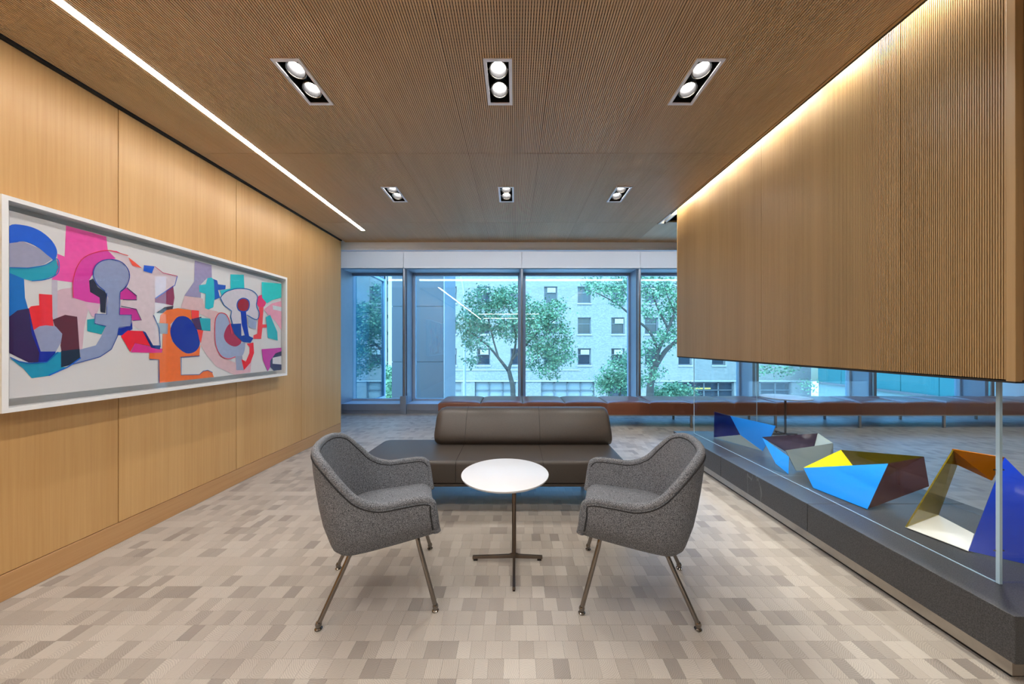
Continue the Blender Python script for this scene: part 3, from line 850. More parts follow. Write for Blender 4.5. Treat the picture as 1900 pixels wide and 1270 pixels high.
SHAPES = [
 ((240,95,175), [(345,222),(556,280),(566,372),(556,430),(430,520),(380,520),(270,505),(300,450),(300,370),(338,385)], 0),
 ((222,192,204), [(275,575),(320,555),(390,545),(470,620),(440,760),(430,880),(410,880),(400,700),(280,720),(270,640)], 0),
 ((205,198,212), [(270,505),(300,510),(300,720),(274,720),(270,580)], 0),
 ((18,98,205), [(48,225),(120,220),(200,245),(265,295),(297,350),(292,392),(272,400),(200,338),(120,305),(48,315)], 1),
 ((168,168,192), [(48,315),(120,306),(200,340),(274,398),(230,425),(150,442),(48,440)], 0),
 ((45,165,190), [(48,440),(150,442),(235,428),(290,396),(305,440),(290,480),(230,505),(160,512),(115,500),(48,472)], 0),
 ((15,115,192), [(48,470),(125,502),(130,600),(147,660),(90,668),(45,702)], 0),
 ((48,10,72), [(45,700),(90,667),(150,656),(180,760),(212,882),(292,880),(280,915),(240,938),(150,940),(45,890)], 0),
 ((10,22,142), [(150,658),(165,740),(212,882),(292,880),(280,915),(240,938),(200,936),(205,890),(165,790)], 0),
 ((235,45,50), [(203,580),(272,585),(274,700),(280,750),(240,745),(175,770),(150,655),(162,645),(205,640)], 0),
 ((88,6,26), [(275,715),(340,690),(403,700),(415,870),(320,880),(315,850),(325,790),(285,748)], 0),
 ((160,165,195), [(175,770),(205,750),(240,745),(290,750),(325,790),(318,835),(292,882),(212,882)], 0),
 ((42,152,186), [(45,915),(95,935),(150,942),(240,938),(295,885),(318,885),(318,962),(352,965),(250,1010),(165,1022),(120,970)], 0),
 ((22,8,36), [(318,880),(415,868),(418,915),(360,955),(318,965)], 0),
 ((225,190,208), [(465,510),(470,570),(520,600),(525,632),(500,700),(480,700),(440,620),(450,560)], 0),
 ((214,66,166), [(380,600),(378,520),(395,450),(430,395),(490,365),(565,352),(610,356),(640,372),(600,397),(545,400),(500,430),(482,480),(465,510),(470,570),(520,600),(525,632),(450,622)], 0),
 ((228,214,220), [(610,400),(565,354),(660,375),(690,425),(740,450),(800,440),(850,470),(925,487),(905,540),(850,580),(810,605),(860,630),(905,642),(810,680),(800,692),(830,760),(835,860),(800,858),(745,775),(690,745),(690,720),(735,718),(710,660),(630,640),(640,610),(710,612),(712,590),(660,545),(682,490),(664,430)], 0),
 ((35,10,36), [(465,510),(487,500),(510,545),(557,575),(550,680),(525,675),(520,600),(470,570)], 0),
 ((48,165,178), [(455,715),(497,710),(500,740),(552,750),(530,792),(455,775)], 0),
 ((155,165,198), [(547,567),(505,530),(485,480),(498,432),(540,404),(600,402),(648,426),(675,480),(658,540),(625,570),(622,640),(622,690),(685,690),(680,750),(620,755),(612,800),(580,870),(520,910),(370,950),(420,918),(416,872),(500,850),(530,800),(552,750),(492,735),(495,685),(555,688),(565,600)], 0),
 ((200,50,152), [(657,547),(712,590),(712,612),(628,610),(628,575)], 0),
 ((198,48,150), [(625,652),(710,660),(737,718),(690,720),(685,690),(622,690)], 0),
 ((15,42,150), [(618,760),(682,750),(690,722),(692,765),(640,797),(612,797)], 0),
 ((226,24,50), [(632,802),(668,772),(745,775),(790,855),(705,838),(680,885),(655,840)], 0),
 ((215,52,142), [(705,838),(795,858),(850,868),(845,890),(683,886)], 0),
 ((20,40,120), [(745,775),(760,780),(800,850),(838,850),(836,872),(790,862)], 0),
 ((140,40,82), [(810,602),(905,537),(912,600),(905,642),(860,632),(810,625)], 0),
 ((56,12,42), [(815,680),(860,650),(907,642),(897,682)], 0),
 ((240,124,36), [(838,692),(870,665),(930,655),(997,665),(1002,714),(930,700),(890,740),(900,830),(970,890),(1020,880),(1047,850),(1042,905),(942,912),(945,1005),(1040,1003),(1060,985),(1085,980),(1110,992),(1118,1018),(830,1047),(828,925),(780,922),(780,890),(848,888),(850,770),(830,760)], 0),
 ((8,32,142), [(900,738),(932,700),(985,706),(1030,770),(1045,840),(1020,882),(970,890),(912,842),(890,785)], 1),
 ((160,165,180), [(822,732),(878,736),(875,790),(830,788)], 0),
 ((165,156,190), [(1018,405),(1106,430),(1108,500),(1080,500),(1050,530),(1050,600),(962,592),(1015,515)], 0),
 ((228,196,200), [(965,590),(1060,605),(1075,660),(1130,670),(1155,682),(1122,720),(1122,850),(1150,910),(1230,940),(1240,1002),(1225,1005),(1130,960),(1080,900),(1050,850),(1060,775),(1100,775),(1100,710),(1000,665),(945,652)], 0),
 ((236,70,70), [(1000,665),(1040,668),(1040,712),(1002,714)], 0),
 ((240,80,70), [(1030,766),(1062,772),(1050,840),(1042,820)], 0),
 ((72,26,82), [(1000,712),(1052,700),(1060,770),(1025,765)], 0),
 ((60,170,186), [(1042,706),(1100,710),(1100,775),(1056,770)], 0),
 ((228,190,200), [(1232,930),(1315,925),(1310,990),(1228,1004)], 0),
 ((26,82,182), [(1110,500),(1135,510),(1140,530),(1180,535),(1178,555),(1140,560),(1150,600),(1118,612)], 0),
 ((50,190,200), [(1205,478),(1275,480),(1278,550),(1240,552),(1160,592),(1150,562),(1205,552)], 0),
 ((55,190,205), [(1040,535),(1075,530),(1085,497),(1108,495),(1118,510),(1122,600),(1115,650),(1090,662),(1072,655),(1075,580),(1042,570)], 0),
 ((222,216,226), [(1150,600),(1180,570),(1240,552),(1310,560),(1345,592),(1340,640),(1355,682),(1340,715),(1290,690),(1290,760),(1262,790),(1215,740),(1205,700),(1210,670),(1170,640)], 0),
 ((170,180,210), [(1150,680),(1182,690),(1200,730),(1212,790),(1250,838),(1282,836),(1270,900),(1230,910),(1190,920),(1150,900),(1125,840),(1122,740),(1130,700)], 1),
 ((165,40,82), [(1190,747),(1215,740),(1225,790),(1262,830),(1232,856),(1190,840),(1170,800)], 1),
 ((20,60,150), [(1205,738),(1260,735),(1262,800),(1290,795),(1325,812),(1310,836),(1270,832),(1225,790)], 0),
 ((165,170,195), [(1232,905),(1266,905),(1276,980),(1235,980)], 0),
 ((235,36,46), [(1290,842),(1325,835),(1328,890),(1310,940),(1275,980),(1262,922),(1285,935),(1304,890),(1305,860)], 0),
 ((12,80,170), [(1272,600),(1300,612),(1306,640),(1296,668),(1272,676),(1246,668),(1236,640),(1246,612)], 1),
 ((150,26,48), [(1272,606),(1295,616),(1301,640),(1292,663),(1272,670),(1250,663),(1241,640),(1250,616)], 1),
 ((10,52,162), [(1258,672),(1286,672),(1292,740),(1302,802),(1280,800),(1263,740)], 0),
 ((165,176,205), [(1292,700),(1342,725),(1338,765),(1300,755)], 0),
 ((222,52,112), [(1345,600),(1370,586),(1391,605),(1386,640),(1362,655),(1343,632)], 1),
 ((235,80,82), [(1355,650),(1378,650),(1372,740),(1400,740),(1400,756),(1372,758),(1365,816),(1325,816),(1325,797),(1345,790),(1348,740)], 0),
 ((60,200,200), [(1368,518),(1475,528),(1475,600),(1425,612),(1395,630),(1370,600)], 0),
 ((240,172,192), [(1380,660),(1420,630),(1475,618),(1475,772),(1440,722),(1400,690)], 0),
 ((226,236,240), [(1425,640),(1475,650),(1475,672),(1428,662)], 0),
 ((50,176,186), [(1390,702),(1412,690),(1450,780),(1452,825),(1400,810)], 0),
 ((195,60,162), [(1368,870),(1472,862),(1472,896),(1430,910),(1420,950),(1400,990),(1375,930)], 0),
 ((50,30,76), [(1413,930),(1440,892),(1472,880),(1472,978),(1430,985),(1412,962)], 0),
 ((228,224,230), [(1425,915),(1472,905),(1472,950),(1425,946)], 0),
 ((230,92,72), [(668,388),(700,412),(742,447),(690,432)], 0),
 ((20,92,202), [(750,430),(806,436),(792,473),(748,460)], 0),
]
LINES = [
 ((30,60,150), 4, [(547,567),(505,530),(485,480),(498,432),(540,404),(600,402),(648,426),(675,480),(658,540),(625,570)]),
 ((210,40,60), 3, [(380,600),(378,520),(395,450),(430,395),(490,365),(565,352),(640,372),(668,380)]),
 ((30,60,150), 3, [(625,570),(622,690),(685,690),(680,750),(620,755),(612,800),(580,870),(520,910),(370,950)]),
 ((30,60,150), 3, [(555,575),(555,688),(495,685),(492,735),(552,750)]),
 ((30,30,90), 3, [(660,547),(712,590),(712,612),(640,610)]), ((30,30,90), 3, [(630,645),(710,660),(737,718),(692,720)]),
 ((190,40,110), 2.5, [(806,436),(850,470),(925,487)]), ((20,70,180), 3, [(925,487),(912,535),(810,603)]),
 ((20,50,130), 3.5, [(800,692),(830,760),(836,860),(800,858),(745,775)]),
 ((30,100,170), 3.5, [(1150,600),(1180,570),(1240,552),(1310,560),(1345,592),(1340,640),(1355,682),(1340,715),(1290,690)]),
 ((30,100,170), 3.5, [(1150,600),(1170,640),(1210,670),(1205,700),(1215,740)]),
 ((220,70,90), 3.5, [(1212,790),(1200,730),(1182,690),(1150,680),(1130,700),(1122,740),(1125,840),(1150,900),(1190,920),(1230,910)]),
 ((40,90,150), 3, [(945,915),(945,1005),(1040,1003),(1060,985),(1085,980),(1110,992)]),
 ((40,60,130), 3, [(1042,905),(942,912)]), ((40,60,130), 3, [(780,922),(828,925),(830,1047)]),
 ((20,110,185), 4, [(48,442),(150,444),(235,428),(292,396),(305,440),(290,480),(230,505),(160,512)]),
 ((20,95,175), 5, [(45,912),(95,935),(150,944),(240,938),(300,885)]), ((20,95,190), 5, [(250,1008),(352,962),(418,915)]),
]
def art_pt(cx, cy, X):
    px, py = cx / 2.8214, 340 + cy / 2.8214
    Y = -XC * F_PX / (VPX - px)
    z = HC - (py - VPY) * Y / F_PX
    return (X, min(max(Y, 1.6685), 3.6115), min(max(z, 1.0125), 1.9415))
cols = {}
mb = MB(); mats = []
def art_mat(c):
    L = 0.3 * c[0] + 0.59 * c[1] + 0.11 * c[2]
    c = tuple(int(min(255, max(0, L + (v - L) * 1.22))) for v in c)
    if c not in cols:
        cols[c] = len(mats); mats.append(plain('paint_%d_%d_%d' % c, c, 0.5, var=0.12, scale=35))
    return cols[c]
for k, (c, pts, sm) in enumerate(SHAPES):
    if sm: pts = [(p.x, p.y) for p in catmull([(x, y, 0) for x, y in pts], 4, True)]
    X = XC + 0.0006 + 0.00006 * k
    mb.add([art_pt(x, y, X) for x, y in pts], [tuple(range(len(pts)))], art_mat(c))
for k, (c, wd, pts) in enumerate(LINES):
    X = XC + 0.0006 + 0.00006 * (len(SHAPES) + k)
    pp = catmull([(x, y, 0) for x, y in pts], 4) if k in (0, 1, 9, 11, 15) else [Vector((x, y, 0)) for x, y in pts]
    vs = []
    for i, p in enumerate(pp):
        t = (pp[min(i + 1, len(pp) - 1)] - pp[max(i - 1, 0)]).normalized()
        n = Vector((-t.y, t.x, 0)) * wd * 0.6
        vs += [art_pt(p.x + n.x, p.y + n.y, X), art_pt(p.x - n.x, p.y - n.y, X)]
    mb.add(vs, [(2*i, 2*i+1, 2*i+3, 2*i+2) for i in range(len(pp) - 1)], art_mat(c))
o = child(mb, 'painted_shapes', mats, pic)
o.parent = cv

# ------------------------------------------------------------------ armchairs
def make_chair():
    root = empty('armchair')
    # half outlines from arm front to the middle of the back: rim (outer) and bottom
    rim = [(0.243, 0.303, 0.535), (0.222, 0.306, 0.560), (0.185, 0.309, 0.570), (0.10, 0.312, 0.567), (0.0, 0.315, 0.566), (-0.09, 0.31, 0.605), (-0.165, 0.298, 0.685),
           (-0.235, 0.262, 0.762), (-0.288, 0.19, 0.797), (-0.315, 0.10, 0.806), (-0.322, 0.0, 0.808)]
    bot = [(0.266, 0.274, 0.372), (0.238, 0.274, 0.367), (0.197, 0.274, 0.361), (0.12, 0.274, 0.350), (0.04, 0.272, 0.339), (-0.065, 0.268, 0.326), (-0.145, 0.250, 0.316),
           (-0.198, 0.205, 0.313), (-0.226, 0.14, 0.309), (-0.238, 0.07, 0.306), (-0.241, 0.0, 0.305)]
    per = 5
    def full(h):
        a = catmull(h, per)
        b_ = [Vector((p.x, -p.y, p.z)) for p in a[:-1]][::-1]
        return a + b_
    rf, bf = full(rim), full(bot)
    n = len(rf)
    th = 0.035
    rows = None; grid = []
    for i in range(n):
        r_, b_ = rf[i], bf[i]
        t = (rf[min(i+1, n-1)] - rf[max(i-1, 0)]); t.z = 0; t.normalize()
        inw = Vector((t.y, -t.x, 0))
        if inw.dot(Vector((-0.0, 0, 0)) - Vector((r_.x - 0.05, r_.y, 0))) < 0: inw = -inw
        prof = []
        # underside, tucked in
        for ins, dz in ((0.100, -0.014), (0.060, -0.012), (0.028, -0.003), (0.010, 0.014), (0.001, 0.034)):
            prof.append(b_ + inw * ins + Vector((0, 0, dz)))
        for k in (0.26, 0.42, 0.58, 0.76, 0.93):
            bul = 0.012 * math.sin(math.pi * k)
            prof.append(b_.lerp(r_, k) - inw * bul + Vector((0, 0, -0.008 * k)))
        # inner face
        ri = r_ + inw * th; 
        zi = 0.385
        bi = b_.lerp(r_, 0.35) + inw * (th + 0.012); bi.z = zi
        for k in (0.05, 0.3, 0.6, 1.0):
            q = ri.lerp(bi, k); q.z = ri.z + (zi - ri.z) * k - 0.004
            prof.append(q)
        grid.append(prof)
    m = len(grid[0])
    vs = [p for pr in grid for p in pr]
    fs = []
    for i in range(n - 1):
        for k in range(m - 1):
            a = i * m + k
            fs.append((a, a + 1, a + m + 1, a + m))
    fs.append(tuple(range(m))); fs.append(tuple((n - 1) * m + k for k in range(m))[::-1])
    # underside
    und = [i * m for i in range(n)]
    fs.append(tuple(und))
    MB().add(vs, fs).build('shell', M['fabric'], root, smooth='auto', fix=True)
    # padded roll along the rim and down the arm fronts
    path = []
    mid = []
    for i in range(n):
        pr = grid[i]
        mid.append((pr[9] + pr[10]) / 2 + Vector((0, 0, 0.004)))
    def front(g):
        return [g[2].lerp(g[3], 0.5), g[4].lerp(g[13], 0.5) * 1.0, g[6].lerp(g[12], 0.5), g[7].lerp(g[11], 0.5)]
    fa, fb = front(grid[0]), front(grid[-1])
    for q in (fa, fb):
        q[1].z = max(q[1].z, q[0].z + 0.02)
    path = catmull(fa + mid[1:6:2], 4)[:-1] + mid[5:-5] + catmull(mid[-6:-1:2] + fb[::-1], 4)[1:]
    MB().tube(path, 0.0185, 12).build('edge_roll', M['fabric'], root, smooth=True)
    # dark piping outside and inside of the roll
    def offset(path, d, dz):
        out = []
        for i, p in enumerate(path):
            t = path[min(i+1, len(path)-1)] - path[max(i-1, 0)]
            t2 = Vector((t.x, t.y, 0))
            nn = Vector((t2.y, -t2.x, 0)).normalized() if t2.length > 1e-5 else Vector((0, 1, 0))
            if nn.dot(Vector((0.05, 0, 0)) - Vector((p.x, p.y, 0))) < 0: nn = -nn
            out.append(p + nn * d + Vector((0, 0, dz)))
        return out
    def down(g, sg):
        return [g[k] + Vector((-0.021, sg * 0.0025, 0)) for k in (4, 5, 6, 7, 8)]
    op = offset(mid, -0.0165, -0.0155)
    outer = catmull(down(grid[0], 1) + op[4:7:2], 4)[:-1] + op[6:-6] + catmull(op[-7:-4:2] + down(grid[-1], -1)[::-1], 4)[1:]
    MB().tube(outer, 0.0038, 6).build('piping', M['piping'], root, smooth=True)
    MB().tube(offset(mid, 0.0175, -0.007), 0.0040, 6).build('piping', M['piping'], root, smooth=True)
    # seat cushion: lofted slab, front edge rolled over
    nx, ny = 16, 14
    top = []; bt = []
    for i in range(nx + 1):
        u = i / nx
        x = -0.185 + u * 0.445
        hw = 0.245 if x > -0.06 else 0.245 - 0.9 * (x + 0.06) ** 2 * 6
        rt = []; rb = []
        for j in range(ny + 1):
            v = -1 + 2 * j / ny
            y = v * hw
            z = 0.412 + 0.012 * u + 0.010 * (1 - v * v)
            if u > 0.86:
                q = (u - 0.86) / 0.14
                z -= 0.034 * q * q
            rt.append(Vector((x, y, z))); rb.append(Vector((x + 0.05 * (1 - u) - 0.012 * u, y * 0.94, 0.345 + 0.036 * u)))
        top.append(rt); bt.append(rb)
    vs = [p for r_ in top for p in r_] + [p for r_ in bt for p in r_]
    k0 = (nx + 1) * (ny + 1); fs = []
    for i in range(nx):
        for j in range(ny):
            a = i * (ny + 1) + j
            fs.append((a, a + ny + 1, a + ny + 2, a + 1)); fs.append((k0 + a, k0 + a + 1, k0 + a + ny + 2, k0 + a + ny + 1))
    for i in range(nx):
        a = i * (ny + 1); fs.append((a, k0 + a, k0 + a + ny + 1, a + ny + 1))
        a += ny; fs.append((a, a + ny + 1, k0 + a + ny + 1, k0 + a))
    for j in range(ny):
        fs.append((j, j + 1, k0 + j + 1, k0 + j)); a = nx * (ny + 1) + j
        fs.append((a, k0 + a, k0 + a + 1, a + 1))
    MB().add(vs, fs).build('seat', M['fabric'], root, smooth='auto', fix=True)
    # legs
    for fx, fy, tx, ty, tz in ((0.255, 0.26, 0.17, 0.20, 0.336), (0.255, -0.26, 0.17, -0.20, 0.336), (-0.255, 0.215, -0.135, 0.165, 0.282), (-0.255, -0.215, -0.135, -0.165, 0.282)):
        d = Vector((fx, fy, 0.024)); t = Vector((tx, ty, tz))
        p0 = Vector((tx * 0.55, ty * 0.75, tz + 0.016)); p1 = Vector((tx * 0.85, ty * 0.93, tz + 0.012))
        dirn = (d - t).normalized()
        path = catmull([p0, p1, t, t + dirn * 0.035], 4)[:-1] + [t + dirn * 0.035, d]
        lg = MB().tube(path, 0.0105, 12).build('leg', M['chrome'], root, smooth='auto')
        MB().lathe((fx, fy, 0), [(0.010, 0.0), (0.016, 0.0015), (0.0165, 0.005), (0.011, 0.010), (0.013, 0.018), (0.014, 0.026), (0.010, 0.034)], 16).build('glide', M['chrome'], lg, smooth='auto')
    MB().tube([(0.09, -0.15, 0.350), (0.09, 0.15, 0.350)], 0.01, 8).build('cross_bar', M['chrome'], root, smooth='auto')
    return root
ch = make_chair()
ch.location = (-0.70, 1.806, 0); ch.rotation_euler = (0, 0, R(16.8))
tag(ch, 'grey wool armchair on steel legs left of the round table', 'armchair', 'grey armchairs at the round table')
ch2 = copy_tree(ch)
ch2.location = (0.635, 1.80, 0); ch2.rotation_euler = (0, 0, R(180 - 15.5))
tag(ch2, 'grey wool armchair on steel legs right of the round table', 'armchair', 'grey armchairs at the round table')

# ------------------------------------------------------------------ side tables
def make_table(loc, d, h, off, label):
    t = empty('side_table', loc)
    r = d / 2
    MB().lathe((off, 0, h), [(r - 0.012, -0.016), (r - 0.004, -0.012), (r, -0.004), (r, -0.001), (r - 0.002, 0.0)], 72).build('table_top', M['table_white'], t, smooth='auto')
    MB().box(-0.06 + off * 0.5, 0.06 + off * 0.5, -0.06, 0.06, h - 0.022, h - 0.0165).build('top_plate', M['bronze'], t)
    mb = MB()
    mb.tube([(0, 0, 0.03), (0, 0, h - 0.022)], 0.0125, 12)
    mb.build('pole', M['bronze'], t, smooth='auto')
    for k in range(4):
        a = R(-0.016 * k)
        MB().box(0.0095, 0.0135, -0.0025, 0.0025, 0.06, h - 0.025).build('pole_fin', M['bronze'], t).rotation_euler = (0, 0, R(45 + 90 * k))
    for ang, ln in ((180, 0.246), (0, 0.168), (-90, 0.262), (90, 0.185)):
        mb = MB()
        prof = [(0.0, 0.016), (0.0, 0.060), (0.012, 0.042), (0.03, 0.034), (ln, 0.027), (ln, 0.010), (ln - 0.03, 0.012)]
        vs = [(x, -0.0075, z) for x, z in prof] + [(x, 0.0075, z) for x, z in prof]
        n = len(prof)
        mb.add(vs, [tuple(range(n)), tuple(range(2*n-1, n-1, -1))] + [(i, n+i, n+(i+1) % n, (i+1) % n) for i in range(n)])
        o = mb.build('foot', M['bronze'], t, fix=True, bevel=0.0015); o.rotation_euler = (0, 0, R(ang))
        g = MB().box(ln - 0.03, ln - 0.006, -0.006, 0.006, 0.0, 0.0115).build('glide', M['black'], o)
    return tag(t, label, 'table')
make_table((-0.004, 2.016, 0), 0.515, 0.518, -0.053, 'small round white side table between the two armchairs')
make_table((3.81, 4.78, 0), 0.60, 0.545, 0.0, 'round white side table in front of the window bench behind the glass case')

# ------------------------------------------------------------------ sofa
sofa = empty('sofa', (-0.18, 2.9, 0))
plan = []
def rounded(corners):
    out = []
    n = len(corners)
    for i, (x, y, r) in enumerate(corners):
        p = Vector((x, y)); a = Vector(corners[i-1][:2]); b_ = Vector(corners[(i+1) % n][:2])
        d1 = (a - p).normalized(); d2 = (b_ - p).normalized()
        s = p + d1 * r; e = p + d2 * r
        for k in range(7):
            t = k / 6
            out.append(((1-t)**2 * s + 2*t*(1-t) * p + t*t * e))
    return out
plan = rounded([(-1.225, 2.555, 0.05), (0.845, 2.555, 0.05), (0.845, 3.30, 0.05), (-0.7, 3.30, 0.03), (-0.74, 3.165, 0.03), (-1.20, 3.165, 0.09)])
def slab(plan, prof):
    """prof: list of (inset, z)"""
    n = len(plan); vs = []; fs = []
    c = sum((Vector(p) for p in plan), Vector((0, 0))) / n
    for ins, z in prof:
        for i in range(n):
            p = Vector(plan[i]); t = (Vector(plan[(i+1) % n]) - Vector(plan[i-1])).normalized()
            nn = Vector((-t.y, t.x))
            q = p + nn * ins
            vs.append((q.x, q.y, z))
    for k in range(len(prof) - 1):
        for i in range(n):
            a = k * n + i; b_ = k * n + (i + 1) % n
            fs.append((a, b_, b_ + n, a + n))
    fs.append(tuple(range(n - 1, -1, -1))); fs.append(tuple((len(prof) - 1) * n + i for i in range(n)))
    return MB().add(vs, fs)
child(slab(plan, [(0.012, 0.232), (0.002, 0.238), (0.0, 0.25), (0.0, 0.372), (0.005, 0.388), (0.014, 0.397), (0.028, 0.400)]), 'seat', M['leather'], sofa, smooth='auto')
child(slab(plan, [(0.016, 0.205), (0.006, 0.208), (0.004, 0.226), (0.012, 0.231)]), 'base_rail', M['leather'], sofa, smooth='auto')
for xx in (-0.445, 0.215):
    child(MB().tube([(xx, 2.5535, 0.24), (xx, 2.5535, 0.375), (xx, 2.560, 0.392), (xx, 2.575, 0.3995), (xx, 2.63, 0.4), (xx, 2.99, 0.4)], 0.0022, 6), 'seam', M['leather_seam'], sofa)
prof = catmull([(2.995, 0.398), (2.972, 0.44), (2.985, 0.50), (3.035, 0.585), (3.095, 0.655), (3.165, 0.692), (3.235, 0.69), (3.285, 0.655), (3.30, 0.56), (3.30, 0.398)] and
               [(2.995, 0.398, 0), (2.972, 0.44, 0), (2.985, 0.50, 0), (3.035, 0.585, 0), (3.095, 0.655, 0), (3.165, 0.692, 0), (3.235, 0.69, 0), (3.285, 0.655, 0), (3.30, 0.56, 0), (3.30, 0.398, 0)], 4)
mb = MB(); vs = []; fs = []
xs = [(-0.722, 0.075), (-0.712, 0.04), (-0.688, 0.015), (-0.645, 0.0), (0.82, 0.0), (0.845, 0.006), (0.858, 0.02), (0.864, 0.045)]
cyc = Vector((3.15, 0.50))
for x, ins in xs:
    for p in prof:
        d = cyc - Vector((p.x, p.y)); q = Vector((p.x, p.y)) + d.normalized() * ins
        vs.append((x, q.x, max(q.y, 0.398)))
n = len(prof)
for i in range(len(xs) - 1):
    for k in range(n):
        a = i * n + k; b_ = i * n + (k + 1) % n
        fs.append((a, b_, b_ + n, a + n))
fs.append(tuple(range(n))); fs.append(tuple((len(xs) - 1) * n + k for k in range(n - 1, -1, -1)))
child(mb.add(vs, fs), 'backrest', M['leather'], sofa, smooth='auto', fix=True)
for xx in (-0.435, 0.222):
    child(MB().tube([(xx, p.x, p.y) for p in prof[1:30]], 0.002, 6), 'seam', M['leather_seam'], sofa)
for (x, y) in ((-1.0, 2.75), (-1.0, 3.02), (0.62, 2.75), (0.62, 3.1)):
    child(MB().tube([(x, y, 0.0), (x, y, 0.206)], 0.016, 12), 'leg', M['bronze'], sofa, smooth='auto')
tag(sofa, 'dark taupe leather chaise sofa with a long rounded backrest', 'sofa')

# ------------------------------------------------------------------ window bench
bench = empty('bench', (3.0, 5.52, 0))
cw, BX0, BYF, BYB = 0.6485, -1.172, 5.2, 5.85
def cushion_mesh():
    nx, ny = 12, 12
    vs = []; fs = []
    hw, hd = cw / 2 - 0.0012, (BYB - BYF) / 2
    def top(u, v):
        x = u * hw; y = v * hd
        ex = 1 - abs(u) ** 6; ey = 1 - abs(v) ** 8
        return (x, y, 0.375 + 0.034 * min(ex, 1) ** 0.6 * min(ey, 1) ** 0.6 if abs(u) < 1 and abs(v) < 1 else 0.372)
    us = [-1, -0.985, -0.95, -0.88, -0.7, -0.4, 0, 0.4, 0.7, 0.88, 0.95, 0.985, 1]
    for u in us:
        for v in us: vs.append(top(u, v))
    n = len(us)
    for i in range(n - 1):
        for j in range(n - 1):
            a = i * n + j; fs.append((a, a + n, a + n + 1, a + 1))
    k0 = len(vs)
    per = [i * n for i in range(n)] + [(n - 1) * n + j for j in range(1, n)] + [i * n + n - 1 for i in range(n - 2, -1, -1)] + [j for j in range(n - 2, 0, -1)]
    for p in per: vs.append((vs[p][0], vs[p][1], 0.205))
    m = len(per)
    for i in range(m): fs.append((per[i], per[(i + 1) % m], k0 + (i + 1) % m, k0 + i))
    fs.append(tuple(k0 + i for i in range(m)))
    return MB().add(vs, fs)
nC = 16
cu = cushion_mesh().build('cushion', M['cognac'], bench, smooth='auto', fix=True)
for i in range(nC):
    o = cu if i == 0 else cu.copy()
    if i: COL.objects.link(o)
    o.parent = bench
    o.location = (BX0 + cw * (i + 0.5) - 3.0, (BYF + BYB) / 2 - 5.52, 0)
child(MB().box(BX0, BX0 + nC * cw, BYF + 0.012, BYB - 0.012, 0.188, 0.204), 'frame_rail', M['steel'], bench)
for i in range(0, nC + 1, 2):
    xx = BX0 + cw * i + (0.02 if i == 0 else (-0.02 if i == nC else 0))
    for yy in (BYF + 0.03, BYB - 0.03):
        child(MB().box(xx - 0.016, xx + 0.016, yy - 0.012, yy + 0.012, 0.0, 0.188), 'leg', M['steel'], bench, bevel=0.002)
tag(bench, 'long cognac leather bench of square cushions along the windows', 'bench')

# ------------------------------------------------------------------ outside
ZG = -5.2
street = MB().box(-60, 90, Y_GLASS + 0.2, 60, ZG - 0.3, ZG).build('street', plain('pale_concrete', (205, 205, 203), 0.9))
tag(street, 'pale street far below the windows', 'street', kind='structure')
slab_o = MB().box(-6.0, XR + 4, Y_WIN + 0.03, Y_GLASS + 0.3, ZG + 0.01, 0.098).build('facade_base', M['frame_metal'])
tag(slab_o, 'grey spandrel of this building below the windows', 'facade', kind='structure')

YB = 32.0
brick_m, nt, b = newmat('white_painted_brick')
geo = nt.nodes.new('ShaderNodeNewGeometry')
sepx = nt.nodes.new('ShaderNodeSeparateXYZ'); nt.links.new(geo.outputs['Position'], sepx.inputs[0])
cmb = nt.nodes.new('ShaderNodeCombineXYZ')
nt.links.new(sepx.outputs[0], cmb.inputs[0]); nt.links.new(sepx.outputs[2], cmb.inputs[1])
bt = nt.nodes.new('ShaderNodeTexBrick')
bt.inputs['Scale'].default_value = 3.2
bt.inputs['Color1'].default_value = lin((136, 136, 136)); bt.inputs['Color2'].default_value = lin((118, 120, 122)); bt.inputs['Mortar'].default_value = lin((94, 97, 100))
bt.inputs['Mortar Size'].default_value = 0.02
nt.links.new(cmb.outputs[0], bt.inputs['Vector'])
nz = nt.nodes.new('ShaderNodeTexNoise'); nz.inputs['Scale'].default_value = 7.0; nz.inputs['Detail'].default_value = 5
nt.links.new(geo.outputs['Position'], nz.inputs['Vector'])
mr = nt.nodes.new('ShaderNodeMapRange'); mr.inputs['To Min'].default_value = 0.68; mr.inputs['To Max'].default_value = 1.25
nt.links.new(nz.outputs['Fac'], mr.inputs['Value'])
hs = nt.nodes.new('ShaderNodeHueSaturation'); nt.links.new(bt.outputs['Color'], hs.inputs['Color']); nt.links.new(mr.outputs[0], hs.inputs['Value'])
nt.links.new(hs.outputs[0], b.inputs['Base Color']); b.inputs['Roughness'].default_value = 0.85
dark_pane = plain('dark_window_pane', (38, 46, 58), 0.12, var=0.2, scale=1.0)
pale_pane = plain('shop_window_pane', (122, 130, 136), 0.2, var=0.3, scale=0.6)
ext_frame = plain('weathered_window_frame', (92, 96, 104), 0.6)
ac_m = plain('air_conditioner_white', (158, 160, 162), 0.5)
stone = plain('pale_stone_ledge', (148, 150, 152), 0.8)

